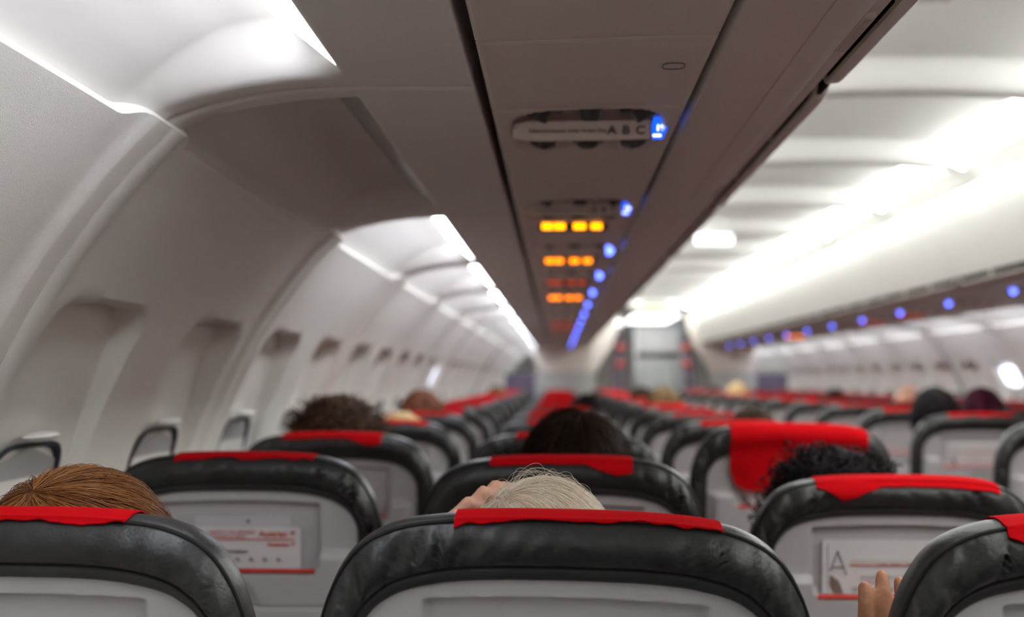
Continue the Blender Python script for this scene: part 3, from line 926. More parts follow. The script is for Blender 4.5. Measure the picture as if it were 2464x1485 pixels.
CLO = {'a': cloth_mesh(1, rear=.0018), 'b': cloth_mesh(5, -.10, .122, .0015), 'c': cloth_mesh(9, -.112, .112, .004, 'right'),
       'A1': cloth_mesh(2, -.11, .115, .0015), 'B1': cloth_mesh(3, -.101, .140, .0006), 'C1': cloth_mesh(4, -.13, .14, .008, 'left'),
       'C2': cloth_mesh(6, -.125, .155, .006, 'left'), 'C3': cloth_mesh(7, -.142, .158, .14, None, True)}
SX = {'A': -1.508, 'B': -.994, 'C': -.4735, 'D': .490, 'E': .998, 'F': 1.506}
POSN = {'A': 'left window seat', 'B': 'middle seat of the left block', 'C': 'left aisle seat', 'D': 'right aisle seat', 'E': 'middle seat of the right block', 'F': 'right window seat'}
ROW1 = 1.04
def row_y(r): return ROW1 + (r - 1) * RP
SPECIAL = {('A', 1): 'black leather window seat at bottom left in front of the auburn head',
           ('B', 1): 'large black leather seat back at bottom centre, in front of the pale blond head',
           ('C', 1): 'black leather seat back cut off at bottom right corner, beside the hand',
           ('A', 2): 'black leather window seat with safety card in its pocket, behind the auburn head',
           ('C', 2): 'black leather aisle seat with hanging red cloth corner and safety card in its pocket',
           ('C', 3): 'black leather aisle seat with a long red cloth hanging down its back'}
proto = None
seats = {}
for r in range(1, 17):
    for col in 'ABCDEF':
        t = thing('passenger_seat', SPECIAL.get((col, r), '%s, %s row from the camera, black leather, red cloth' % (POSN[col], ORD[r - 1])), 'seat', (SX[col], row_y(r), 0), 0, 'rows of passenger seats')
        near = (col + str(r)) in ('A1', 'B1', 'C1', 'A2', 'B2', 'C2', 'A3', 'C3')
        lz = {'A1': 0, 'B1': 2, 'C1': 3, 'A2': 1, 'B2': 1, 'C2': 3, 'A3': 0, 'C3': 2}.get(col + str(r), (r * 3 + ord(col)) % 4)
        bo = link('backrest', LEA[lz], t)
        link('piping', PIPE, bo)
        if near: link('stitching', STI, bo)
        sh = link('back_shell', SHE, t); sh['label'] = 'grey plastic back shell with literature recess'
        link('pocket_trim', TRM, sh)
        tb = link('tray_table', TAB, t); link('table_latch', LAT, tb)
        ck = col + str(r)
        cl = link('headrest_cloth', CLO[ck] if ck in CLO else CLO['abc'[(r + ord(col)) % 3]], t); cl['label'] = 'red cloth folded over the headrest'
        link('seat_cushion', CUS, t); link('seat_frame', BAS, t)
        link('armrest', ARM_L, t)
        if col in 'CF': link('armrest', ARM_R, t)
        seats[ck] = t
        rn = random.Random(r * 10 + ord(col))
        if ck == 'B1': t.rotation_euler = (0, R(1.1), 0); t.location.x -= .0205
        elif ck == 'A2': t.location.z = .004
        elif ck == 'C2': t.location.z = -.030
        elif ck == 'C3': t.location.z = .022; t.rotation_euler = (0, R(.8), 0); t.location.x -= .016
        elif not near: t.rotation_euler = (R(rn.uniform(-.5, .7)), R(rn.uniform(-.4, .4)), R(rn.uniform(-.6, .6)))

# ------------------------------------------------------------------ safety cards in the pockets
def card(seat, x0, x1, top, style, lab, tilt=0):
    """printed card standing in the literature recess: bottom edge behind the red trim"""
    st = seats[seat]
    t = thing('safety_card', lab, 'safety card', st.location, 0, 'cards in the seat back pockets')
    def plate(x0, x1, s0, s1, d0, m, th=.0008, r=.006):
        pts = []
        for cx, cs, a0 in ((x1 - r, s0 + r, -90), (x1 - .001, s1, 0), (x0 + .001, s1, 90), (x0 + r, s0 + r, 180)):
            if cs == s1: pts.append((cx, cs)); continue
            for k in range(5):
                w = R(a0 + 90 * k / 4); pts.append((cx + r * math.cos(w), cs + r * math.sin(w)))
        b = MB(); n = len(pts)
        vs = [B2W(a, c + tilt * (a - x0), d0 - .003 * (s1 - c)) for a, c in pts] + [B2W(a, c + tilt * (a - x0), d0 + th) for a, c in pts]
        b.add(vs, [tuple(range(n)), tuple(range(n, 2 * n))[::-1]] + [(k, (k + 1) % n, n + (k + 1) % n, n + k) for k in range(n)])
        return b.mesh('card', m, smooth=False)
    back = link('back_leaflet', plate(x0, x1 - .016, top, .182, .0055, M_cardp), t)
    front_s = top + .0165 if style == 'sign' else top
    fr = link('card_sheet', plate(x0, x1, front_s, .182, .0010, M_cardw), t)
    D = .0003
    rot = (R(90) + TILT * 0 - 0, 0, 0)
    def txt(s, size, x, sp, m, parent=fr, bold=0):
        me = text_mesh('print', s, size, m, bold=bold, extrude=.0001)
        for v in me.vertices:
            v.co = Vector(B2W(v.co.x + x, sp - v.co.y, D - v.co.z - .0012))
        me.update()
        return link('printing', me, parent)
    def bar(xa, xb, s, h, m, parent=fr):
        b = MB(); b.add([B2W(a, c, D - .0012) for a, c in ((xa, s), (xb, s), (xb, s + h), (xa, s + h))], [(0, 1, 2, 3)])
        return link('printed_line', b.mesh('line', m, smooth=False), parent)
    if style == 'sign':
        txt('Austrian', .0135, x1 - .044, front_s + .011, M_inkred, bold=.0003)
        txt('Austrian', .0105, x1 - .036, front_s + .028, M_inkred, bold=.0002)
        for off in (.018, .012):
            for ss_, sz in ((front_s + .0095, 1), (front_s + .0270, .75)):
                b = MB(); b.add([B2W(x1 - off + a * sz, ss_ + c * sz, D - .0012) for a, c in ((-.004, -.003), (.006, -.003), (.003, -.001), (-.002, .004))], [(0, 1, 2, 3)])
                if off == .012: link('logo_arrow', b.mesh('logo', M_inkred, smooth=False), fr)
        bar(x0 + .01, x1 - .010, front_s + .0190, .0020, M_inkred)
        txt('SAFETY ON BOARD', .0085, x1 - .110, front_s + .0085, M_inkred)
        txt('Sicherheit an Bord', .0075, x1 - .118, front_s + .0150, M_inkred)
        txt('Information', .0095, x1 - .108, front_s + .0395, M_ink, bold=.0002)
        for k in range(5):
            b = MB(); c = x1 - .125 + k * .022
            b.add([B2W(c + a, front_s + .052 + e, D - .0012) for a, e in ((0, -.004), (.003, -.001), (.006, .004), (-.002, .004), (-.003, 0))], [(0, 1, 2, 3, 4)])
            link('printed_symbol', b.mesh('sym', M_inkgrey, smooth=False), fr)
        b = MB(); b.lathe([(.0002, 0), (.0025, 0), (.0025, .0008), (.0002, .0008)], 12, Matrix.Translation(B2W(.0 + x1 - .085, top + .008, .004)) @ Matrix.Rotation(R(90), 4, 'X')); link('punched_hole', b.mesh('hole', M_ink), t)
    else:
        # left margin with a tail fin and the big letter A, aircraft strip, text lines
        b = MB(); b.add([B2W(x0 + a, c, D - .0012) for a, c in ((.012, .150), (.026, .160), (.034, .1805), (.020, .1805), (.013, .168))], [(0, 1, 2, 3, 4)])
        link('printed_picture', b.mesh('pic', mat('photo brown', (.22, .17, .15), .5), smooth=False), fr)
        for a0, a1 in (((.013, .145), (.024, .112)), ((.024, .112), (.038, .150)), ((.015, .138), (.034, .138))):
            b = MB(); b.tube([B2W(x0 + a0[0], a0[1], D - .0012), B2W(x0 + a1[0], a1[1], D - .0012)], .0011, 4); link('printed_letter', b.mesh('stroke', M_inkgrey), fr)
        bar(x0 + .044, x1 - .01, top + .030, .0085, mat('aircraft cream', (.66, .58, .54), .5))
        bar(x0 + .044, x1 - .01, top + .0385, .0018, M_inkred)
        for k in range(5): bar(x0 + .085 + k * .022, x0 + .100 + k * .022, top + .0362, .0022, M_ink)
        txt('Sicherheitsinformationen', .0080, x0 + .100, top + .0580, M_inkgrey)
        txt('Safety instructions', .0060, x0 + .085, top + .0660, M_inkred)
        for k in range(6):
            b = MB(); c = x0 + .052 + k * .018
            b.add([B2W(c + a, top + .078 + e, D - .0012) for a, e in ((-.005, -.004), (.005, -.004), (.005, .004), (-.005, .004))], [(0, 1, 2, 3)])
            link('printed_symbol', b.mesh('sym', mat('pale ink', (.45, .40, .40), .6), smooth=False), fr)
        b = MB(); b.add([B2W(x0 + .008, c, D - .0012) for c in (.10,)] + [B2W(x0 + .009, .10, D - .0012), B2W(x0 + .009, .181, D - .0012), B2W(x0 + .008, .181, D - .0012)], [(0, 1, 2, 3)])
        link('printed_line', b.mesh('line', M_inkgrey, smooth=False), fr)
    return t
card('A2', -.075, .098, .098, 'sign', 'white printed safety card with red lettering in the left window seat pocket')
card('C2', -.113, .100, .096, 'fin', 'white safety card with a printed letter A and aircraft in the right pocket')
card('C3', -.113, .100, .096, 'fin', 'white safety card below the long hanging red cloth')
for ck in ('D5', 'D6', 'D4'):
    card(ck, -.105, .108, .096, 'fin', 'blurred white safety card in the pocket of the right aisle seat, %s row' % ORD[int(ck[1]) - 1])

# ------------------------------------------------------------------ people
def ico(b, c, r, sub=2, sc=(1, 1, 1)):
    bm = bmesh.new(); bmesh.ops.create_icosphere(bm, subdivisions=sub, radius=1)
    bm.verts.index_update()
    b.add([(c[0] + v.co.x * r * sc[0], c[1] + v.co.y * r * sc[1], c[2] + v.co.z * r * sc[2]) for v in bm.verts], [[v.index for v in f.verts] for f in bm.faces]); bm.free()
def limb(b, pts, rad, n=12):
    b.tube(pts, rad, n)
    for p, r in zip(pts, rad): ico(b, p, r * .995, 2)
def head_pts(b, c, Rm):
    """head with brow, nose, lips, chin and ears; forward is +y"""
    nu, nv = 40, 28; vs = []
    for i in range(nv + 1):
        th = math.pi * i / nv
        for j in range(nu):
            ph = 2 * math.pi * j / nu
            d = Vector((math.sin(th) * math.cos(ph), math.sin(th) * math.sin(ph), math.cos(th)))
            x, y, z = d.x * .074, d.y * .094, d.z * .112
            if z < 0: 
                x *= 1 - .30 * (-z / .112) ** 1.3; y *= 1 - .10 * (-z / .112)
            if y > 0 and z < -.02: y += .010 * math.exp(-((z + .095) / .02) ** 2) * max(0, 1 - abs(x) / .04)
            if y > 0:
                y += .024 * math.exp(-(x / .011) ** 2) * sstep(.012, -.035, z) * sstep(-.055, -.036, z)      # nose
                y += .006 * math.exp(-((z - .022) / .010) ** 2) * math.exp(-(x / .045) ** 2)               # brow
                y -= .009 * math.exp(-((z - .002) / .013) ** 2) * math.exp(-((abs(x) - .031) / .014) ** 2)  # eye sockets
                y += .006 * math.exp(-((z + .062) / .009) ** 2) * math.exp(-(x / .022) ** 2)               # lips
            v = Rm @ Vector((x, y, z)); vs.append(v + c)
    fs = [(i * nu + j, i * nu + (j + 1) % nu, (i + 1) * nu + (j + 1) % nu, (i + 1) * nu + j) for i in range(nv) for j in range(nu)]
    b.add(vs, fs)
    for s in (-1, 1):
        p = c + Rm @ Vector((s * .076, -.006, -.012))
        bm = bmesh.new(); bmesh.ops.create_icosphere(bm, subdivisions=2, radius=1); bm.verts.index_update()
        b.add([p + Rm @ Vector((v.co.x * .009, v.co.y * .017, v.co.z * .031)) for v in bm.verts], [[v.index for v in f.verts] for f in bm.faces]); bm.free()
def hand(b, wrist, fwd, side_, up, curl, scale=1.0, thumb_side=1):
    """palm and five fingers; fwd = finger direction, side_ = across the palm, up = back of the hand"""
    F, Sd, U = [Vector(v).normalized() for v in (fwd, side_, up)]; w = Vector(wrist); k = scale
    kn = []
    for i, (off, ln) in enumerate(((-.030, .070), (-.010, .080), (.011, .075), (.030, .060))):
        p = w + F * .085 * k + Sd * off * k - F * abs(off - .0) * .15 * k
        kn.append((p, ln * k))
        limb(b, [w + Sd * off * .55 * k, p], [.014 * k, .0105 * k], 10)
    for i, (p, ln) in enumerate(kn):
        seg = (ln * .46, ln * .30, ln * .24); a = 0; q = p; P = [p]
        for si, L in enumerate(seg):
            a += curl[si] + .05 * i
            q = q + (F * math.cos(a) - U * math.sin(a)) * L; P.append(q)
        limb(b, P, [.0090 * k, .0087 * k, .0082 * k, .0074 * k], 10)
    t0 = w + F * .02 * k + Sd * -.022 * k * thumb_side
    t1 = t0 + (F * .6 - Sd * .8 * thumb_side - U * .2).normalized() * .036 * k
    t2 = t1 + (F * .9 - Sd * .35 * thumb_side - U * .3).normalized() * .030 * k
    t3 = t2 + (F * 1.0 - Sd * .0 - U * .4).normalized() * .024 * k
    limb(b, [t0, t1, t2, t3], [.014 * k, .0125 * k, .011 * k, .0088 * k], 10)
FOC = {}
def person(seat, head_top, label, skin, shirt, trousers, hair=None, turn=0, lean=0, nod=0, voxel=.010, arm=None, cap=None, seat_dx=0):
    """head_top = world (x, y, z) of the crown"""
    sx = SX[seat[0]]; sy = row_y(int(seat[1:]))
    t = thing('person', label, 'person', (sx, sy, .0))
    L = lambda x, y, z: Vector((x, y, z))                # local to the seat origin
    Rm = (Matrix.Rotation(R(lean), 4, 'Y') @ Matrix.Rotation(R(-nod), 4, 'X') @ Matrix.Rotation(R(turn), 4, 'Z')).to_3x3()
    top = Vector(head_top) - Vector((sx, sy, 0))
    hc = top - Rm @ Vector((0, 0, .112))
    b = MB()
    head_pts(b, hc, Rm)
    nb = hc + Rm @ Vector((0, -.012, -.085)); n2 = Vector((hc.x * .6, hc.y - .01, hc.z - .185))
    ch = Vector((hc.x * .35, .22, hc.z - .28)); sh_z = hc.z - .235
    limb(b, [nb, n2], [.052, .058])
    limb(b, [n2, ch], [.062, .115])
    # torso: stacked flattened rings
    spine = [(Vector((hc.x * .5, .205, sh_z)), .165, .085), (Vector((hc.x * .38, .215, sh_z - .07)), .185, .108), (Vector((hc.x * .25, .235, sh_z - .18)), .172, .115),
             (Vector((hc.x * .12, .26, sh_z - .30)), .155, .112), (Vector((0, .29, .60)), .165, .115), (Vector((0, .31, .555)), .165, .09)]
    vs = []; n = 20
    for c, rx, ry in spine:
        for q in range(n):
            w = 2 * math.pi * q / n
            vs.append((c.x + rx * math.copysign(abs(math.cos(w)) ** .8, math.cos(w)), c.y + ry * math.copysign(abs(math.sin(w)) ** .8, math.sin(w)), c.z))
    m = len(spine)
    b.add(vs, [(i * n + q, i * n + (q + 1) % n, (i + 1) * n + (q + 1) % n, (i + 1) * n + q) for i in range(m - 1) for q in range(n)] + [tuple(range(n)), tuple((m - 1) * n + q for q in range(n))])
    hands = []
    for s in (-1, 1):
        S0 = spine[0][0] + Vector((s * .150, 0, -.02))
        if arm and arm[0] == s:
            path = [S0] + [Vector(p) - Vector((sx, sy, 0)) for p in arm[1]]
            limb(b, path, [.052, .042, .028] if len(path) == 3 else [.052, .044, .036, .026][:len(path)])
            hd = arm[2]; hand(b, path[-1], hd[0], hd[1], hd[2], hd[3], hd[4] if len(hd) > 4 else 1.0, hd[5] if len(hd) > 5 else 1)
            hands.append(path[-1])
        else:
            el = Vector((s * .205 + S0.x * .1, .24, S0.z - .28)); wr = Vector((s * .10, .47, .675))
            limb(b, [S0, S0.lerp(el, .5), el], [.052, .046, .038]); limb(b, [el, el.lerp(wr, .4), wr], [.038, .036, .025])
            hand(b, wr, (-s * .35, .9, -.12), (1, .2, 0), (0, .1, 1), (.35, .45, .3), .95, s)
            hands.append(wr)
        hip = Vector((s * .085, .32, .575)); kn = Vector((s * .115, .70, .585)); an = Vector((s * .11, .73, .13)); toe = Vector((s * .12, .86, .045))
        limb(b, [hip, hip.lerp(kn, .5), kn], [.085, .075, .057]); limb(b, [kn, kn.lerp(an, .35), an], [.056, .054, .036]); limb(b, [an, Vector((an.x, an.y - .03, .05)), toe], [.036, .040, .032])
    me = bpy.data.meshes.new('body'); me.from_pydata([tuple(v) for v in b.v], [], b.f); me.update()
    o = bpy.data.objects.new('tmp', me); COL.objects.link(o)
    rm = o.modifiers.new('r', 'REMESH'); rm.mode = 'VOXEL'; rm.voxel_size = voxel
    sm = o.modifiers.new('s', 'SMOOTH'); sm.iterations = 3; sm.factor = .5
    dg = bpy.context.evaluated_depsgraph_get(); dg.update()
    out = bpy.data.meshes.new_from_object(o.evaluated_get(dg)); bpy.data.objects.remove(o); out.name = 'body'
    out.materials.clear()
    for m_ in (skin, shirt, trousers): out.materials.append(m_)
    nf = len(out.polygons); cen = np.zeros(nf * 3, 'f'); out.polygons.foreach_get('center', cen); cen = cen.reshape(-1, 3)
    mi = np.ones(nf, 'i')
    mi[np.linalg.norm(cen - np.array(hc), axis=1) < .135] = 0
    mi[(np.linalg.norm(cen - np.array(nb), axis=1) < .075) & (cen[:, 2] > n2.z - .005)] = 0
    for h in hands: mi[np.linalg.norm(cen - np.array(h), axis=1) < .03] = 0
    # everything past the wrist is hand
    for h, s in zip(hands, (-1, 1)):
        near = np.linalg.norm(cen - np.array(h), axis=1) < .20
        if arm and arm[0] == s:
            fw = Vector(arm[2][0]).normalized(); ah = arm[2][3]
            mi[near & (((cen - np.array(h)) @ np.array(fw)) > -.01) & (np.linalg.norm(cen - np.array(h), axis=1) < .17)] = 0
        else:
            mi[near & (cen[:, 1] > h[1]) & (cen[:, 2] > .63)] = 0
    mi[(mi == 1) & (cen[:, 2] < .70) & (cen[:, 1] > .20) & (cen[:, 2] < .66)] = 2
    for h in hands:
        pass
    out.polygons.foreach_set('material_index', mi.astype('i')); out.polygons.foreach_set('use_smooth', [True] * nf); out.update()
    body = link('body', out, t)
    for s in (-1, 1):
        e = MB(); ico(e, hc + Rm @ Vector((s * .031, .076, .000)), .0115, 2)
        link('eye', e.mesh('eye', M_eye), t)
    return t, hc, Rm
def hair_shell(t, hc, Rm, m, thick=.012, lump=.004, freq=18, down=-.06, width=1.0, seed=0, curl=0, top=1.0, nu=96, nv=64, back=1.0, fr=.40):
    """closed hair volume: outside the skull where hair grows, inside it over the face"""
    vs = []
    for i in range(nv + 1):
        th = math.pi * i / nv
        for j in range(nu):
            ph = 2 * math.pi * j / nu
            d = Vector((math.sin(th) * math.cos(ph), math.sin(th) * math.sin(ph), math.cos(th)))
            x, y, z = d.x * .076, d.y * .096, d.z * .113
            face = sstep(.15, .55, d.y) * sstep(fr + .25, fr - .05, d.z)
            low = sstep(down, down - .03, z)
            g = thick * (1 - face) * (1 - low) * (1 + .25 * max(0, -d.y)) - .012 * max(face, low)
            nn = noise.noise(Vector((d.x * freq * .4, d.y * freq * .4, d.z * freq * .4 + seed)))
            n2 = noise.noise(Vector((d.x * freq, d.y * freq, d.z * freq + seed)))
            g += (lump * nn + lump * .6 * n2 + curl * abs(n2)) * (1 - max(face, low))
            q = Vector((x, y, z)) + d * g
            q.x *= 1 + (width - 1) * (1 - face) ; q.z = q.z * top if q.z > 0 else q.z
            vs.append(hc + Rm @ q)
    fs = [(i * nu + j, i * nu + (j + 1) % nu, (i + 1) * nu + (j + 1) % nu, (i + 1) * nu + j) for i in range(nv) for j in range(nu)]
    return link('hair', new_mesh('hair', vs, fs, m, weld=True), t)
def strands(t, hc, Rm, m, n, part, rad, seed, thick=.014, length=.26, wave=.004, swirl=.5, frizz=.002, name='hair_strands', npt=12, width=1.0):
    """combed strands that start near the parting and fall over the skull"""
    rnd = random.Random(seed); b = MB()
    part = Vector(part).normalized()
    for s in range(n):
        # root: anywhere on the upper skull, travelling away from the parting point
        th0 = rnd.random() ** .7 * 1.35; ph = rnd.uniform(0, 2 * math.pi)
        e1 = part.cross(Vector((0, 1, 0))).normalized(); e2 = part.cross(e1)
        ln = length * rnd.uniform(.65, 1.0); lay = thick * rnd.uniform(.55, 1.12)
        sw = swirl * rnd.uniform(.6, 1.4); wv = rnd.uniform(0, 6.28); wf = rnd.uniform(8, 16)
        j0 = Vector((rnd.gauss(0, 1), rnd.gauss(0, 1), rnd.gauss(0, 1)))
        clump = noise.noise(Vector((ph * 3.0, th0 * 2, seed)))
        pts = []
        for k in range(npt):
            u = k / (npt - 1); th = th0 + ln * u / .095; 
            phi = ph + sw * u + clump * .25 * u + frizz * 8 * math.sin(wf * u + wv)
            d = part * math.cos(th) + (e1 * math.cos(phi) + e2 * math.sin(phi)) * math.sin(th)
            if th > 2.1: break
            lift = lay + wave * math.sin(wf * .35 * u + wv) * .4 + .004 * clump
            lift *= (.55 + .45 * sstep(0, .25, u))
            p = Vector((d.x * .076, d.y * .096, d.z * .113)) + d * lift; p.x *= width
            if d.y > .45 and d.z < .35: break
            pts.append(hc + Rm @ p + j0 * (frizz * (.3 + u)))
        if len(pts) >= 3:
            b.tube(pts, [rad * (1 - .5 * k / len(pts)) for k in range(len(pts))], 3, cap=False)
    return link(name, new_mesh(name, b.v, b.f, m, weld='keep'), t)
def flyaways(t, hc, Rm, m, n, rad, seed, loops=False, name='loose_hairs', h=(.006, .02), spread=1.0, xr=(-.075, .075)):
    rnd = random.Random(seed); b = MB()
    for s in range(n):
        x0 = rnd.uniform(*xr); y0 = rnd.uniform(-.06, .02)
        zz = .113 * math.sqrt(max(.02, 1 - (x0 / .088) ** 2 - (y0 / .11) ** 2)) + .008
        dx = rnd.choice((-1, 1)) * rnd.uniform(.02, .07) * spread; hh = rnd.uniform(*h) * (1.6 if rnd.random() < .1 else 1)
        zz1 = .113 * math.sqrt(max(.02, 1 - ((x0 + dx) / .092) ** 2 - (y0 / .11) ** 2)) + .004
        pts = []
        for k in range(14):
            u = k / 13
            z = zz + (zz1 - zz) * u + hh * math.sin(math.pi * u) ** .8
            pts.append(hc + Rm @ Vector((x0 + dx * u + .003 * math.sin(u * 5 + s), y0 + rnd.uniform(-.0003, .0003) + .02 * u * rnd.choice((1, 1)), z)))
        b.tube(pts, rad, 3, cap=False)
    return link(name, new_mesh(name, b.v, b.f, m, weld='keep'), t)
def curls(t, hc, Rm, m, n, rad, seed, size=.009, out=.03, width=1.0, zmin=-.4, name='hair_curls', turns=(1.2, 2.6), lmul=1.0):
    rnd = random.Random(seed); b = MB()
    for s in range(n):
        while True:
            d = Vector((rnd.gauss(0, 1), rnd.gauss(0, 1), rnd.gauss(0, 1))).normalized()
            if d.z > zmin and not (d.y > .45 and d.z < .45): break
        base = Vector((d.x * .078 * width, d.y * .096, d.z * .113)) + d * rnd.uniform(.0, out * .6)
        fall = Vector((d.x * .6, d.y * .6, -.7 + rnd.uniform(-.3, .5))).normalized()
        dirv = (d * .8 + fall * .8 + Vector((rnd.uniform(-1, 1), rnd.uniform(-1, 1), rnd.uniform(-.5, .5))) * .45).normalized()
        a = dirv.orthogonal().normalized(); c = dirv.cross(a); tr = rnd.uniform(*turns); ln = rnd.uniform(.02, .05) * lmul; sz = size * rnd.uniform(.5, 1.2); w0 = rnd.uniform(0, 6)
        pts = []
        for k in range(12):
            u = k / 11; w = w0 + u * tr * 6.28
            pts.append(hc + Rm @ (base + dirv * ln * u + (a * math.cos(w) + c * math.sin(w)) * sz * (0.3 + .7 * u)))
        b.tube(pts, rad * rnd.uniform(.6, 1.2), 4, cap=False)
    return link(name, new_mesh(name, b.v, b.f, m, weld='keep'), t)
def at(px, py, depth):
    """world point seen at photo pixel (px, py) at a given distance down the cabin"""
    v = cam.rotation_euler.to_matrix() @ Vector(((px - 1232) / FPX, -(py - 742.5) / FPX, -1))
    return Vector((CX, 0, CZ)) + v * (depth / v.y)

C_navy = mat('navy shirt', (.02, .035, .10), .8, bump=(300, .3)); C_blue = mat('blue sleeve', (.01, .05, .20), .8, bump=(300, .3))
C_black = mat('black jumper', (.015, .015, .017), .85, bump=(300, .3)); C_cream = mat('cream cardigan', (.45, .40, .32), .85, bump=(300, .3))
C_grey = mat('grey jumper', (.18, .18, .19), .85, bump=(300, .3)); C_red = mat('dark red shirt', (.25, .02, .03), .85, bump=(300, .3)); C_denim = mat('dark trousers', (.03, .04, .07), .8, bump=(300, .3))
H_auburn = hair_mat('auburn hair', (.13, .042, .010), (.40, .165, .045), .38); S_auburn = scalp_mat('auburn scalp hair', (.09, .03, .008), (.24, .10, .028))
H_white = hair_mat('pale blond hair', (.74, .60, .43), (1.0, .93, .79), .35); S_white = scalp_mat('pale blond base', (.72, .50, .38), (.88, .74, .56))
H_dark = hair_mat('dark brown hair', (.008, .004, .003), (.05, .022, .010), .5, .2); S_dark = scalp_mat('dark brown base', (.006, .004, .003), (.018, .009, .005))
H_brown = hair_mat('brown curly hair', (.02, .010, .006), (.16, .085, .04), .55, .2); S_brown = scalp_mat('brown base', (.012, .007, .005), (.05, .028, .015))
H_black = hair_mat('black curly hair', (.004, .003, .004), (.012, .008, .010), .6, .12); S_black = scalp_mat('black base', (.004, .003, .004), (.012, .009, .010))
S_redbrown = scalp_mat('red brown hair', (.07, .025, .015), (.17, .065, .035)); S_blond = scalp_mat('blond hair', (.42, .28, .12), (.70, .54, .30)); S_lbrown = scalp_mat('light brown hair', (.10, .06, .03), (.22, .14, .07))
S_maroon = scalp_mat('dark maroon hair', (.02, .004, .010), (.08, .012, .028))

# auburn head in the window seat
top = at(172, 1120, 1.215)
t, hc, Rm = person('A1', top - Vector((0, 0, .014)), 'person with combed auburn hair in the nearest left window seat', M_skin, C_grey, C_denim, lean=-4, turn=6, voxel=.007)
hair_shell(t, hc, Rm, S_auburn, .006, .001, 8, -.08, 1.22, 3)
strands(t, hc, Rm, H_auburn, 9500, (-.24, -.44, .86), .0004, 11, .0135, .27, .004, .9, .0012, width=1.24)
flyaways(t, hc, Rm, H_auburn, 70, .00022, 5, h=(.002, .012), xr=(-.09, .08))
# pale blond head with raised hand
top = at(1306, 1160, 1.215)
hx, hy, hz = top
fing = at(1160, 1185, 1.235)
t, hc, Rm = person('B1', top - Vector((0, 0, .006)), 'person with fine pale blond hair resting a hand on the head, middle seat', M_skin, C_cream, C_denim, lean=3, turn=-10, voxel=.0038,
                   arm=(-1, [(-1.16, 1.44, .90), (-1.120, 1.29, 1.078)], ((.30, -.10, .93), (-.62, -.74, -.12), (-.72, -.30, .40), (.30, .95, .75), .95, -1)))
hair_shell(t, hc, Rm, S_white, .004, .001, 8, -.08, 1.06, 5)
strands(t, hc, Rm, H_white, 8000, (-.45, -.30, .84), .00028, 21, .0100, .27, .003, -.7, .0014, width=1.08)
flyaways(t, hc, Rm, H_white, 150, .00017, 15, h=(.004, .019), spread=1.2)
# dark head in front of the second middle seat
top = at(1388, 984, 2.0)
t, hc, Rm = person('B2', top - Vector((0, 0, .012)), 'person with smooth dark brown hair in the second middle seat', M_skin, C_black, C_denim, voxel=.01)
hair_shell(t, hc, Rm, S_dark, .010, .003, 8, -.10, 1.12, 8)
strands(t, hc, Rm, H_dark, 2500, (.1, -.2, .9), .0007, 31, .016, .28, .004, .4, .002, width=1.12)
# curly brown head
top = at(812, 940, 2.79)
t, hc, Rm = person('A3', top - Vector((0, 0, .030)), 'person with bushy brown curly hair at the left windows', M_skin, C_grey, C_denim)
hair_shell(t, hc, Rm, S_brown, .018, .006, 12, -.10, 1.16, 9, .006)
curls(t, hc, Rm, H_brown, 900, .0014, 41, .009, .026, 1.18)
# black curls in the aisle seat
top = at(2035, 1082, 2.0)
t, hc, Rm = person('C2', top - Vector((0, 0, .014)), 'person with loose black curls in front of the hanging red cloth', M_skin2, C_black, C_denim, lean=12)
hair_shell(t, hc, Rm, S_black, .012, .006, 12, -.10, 1.08, 10, .004)
curls(t, hc, Rm, H_black, 700, .0016, 51, .011, .022, 1.15)
# head of the nearest aisle seat with the hand round the seat edge
hp_ = at(2098, 1500, 1.135)
t, hc, Rm = person('C1', Vector((SX['C'] + .04, 1.27, 1.14)), 'person behind the nearest right seat, fingers gripping its edge', M_skin2, C_navy, C_denim, voxel=.0038,
                   arm=(-1, [(-.70, 1.30, .76), (-.675, 1.165, .948)], ((.06, -.04, 1.0), (1, .10, -.06), (0, -1, -.05), (.02, .12, .18), .96, 1)))
hair_shell(t, hc, Rm, S_dark, .008, .002, 10, -.06, 1.02, 12)
# the rest, further down the cabin
far = [('A5', (1015, 938, 4.28), 'person with short red brown hair by the left windows, beyond the bushy curls', S_redbrown, 1.06, .012, 0, C_red),
       ('A4', (972, 992, 3.50), 'person with blond hair partly hidden by the bushy curls', S_blond, 1.08, .012, 8, C_cream),
       ('A12', (1195, 928, 9.68), 'distant person with brown hair by the left windows', S_lbrown, 1.05, .012, 0, C_grey),
       ('B6', (1420, 948, 5.04), 'person with dark hair leaning in the middle column of the left block', S_dark, 1.05, .012, 10, C_black),
       ('C7', (1596, 930, 5.83), 'person with light brown hair in the left aisle seat, centre of the picture', S_lbrown, 1.12, .014, 0, C_grey),
       ('C9', (1545, 930, 7.36), 'person with dark brown hair beyond the light brown head at the aisle', S_brown, 1.08, .014, 0, C_navy),
       ('C4', (1815, 978, 3.50), 'person with brown hair low behind the long red cloth', S_brown, 1.0, .010, 6, C_grey),
       ('D5', (2245, 932, 4.27), 'person with short black hair in blue, right aisle seat', S_black, 1.06, .009, -4, C_blue),
       ('E6', (2358, 932, 5.04), 'person with dark maroon hair near the right windows', S_maroon, 1.08, .010, -6, C_red),
       ('E8', (2188, 926, 6.58), 'bald person beside the short black haired head', None, 1.0, 0, 6, C_red),
       ('E10', (2010, 936, 8.12), 'distant person with brown hair in red near the right windows', S_brown, 1.0, .008, 0, C_red),
       ('D12', (1775, 920, 9.66), 'distant person with blond hair at the right aisle', S_blond, 1.12, .014, 0, C_cream),
       ('D14', (1715, 930, 11.2), 'farthest person with brown hair at the right aisle', S_brown, 1.05, .012, 0, C_red)]
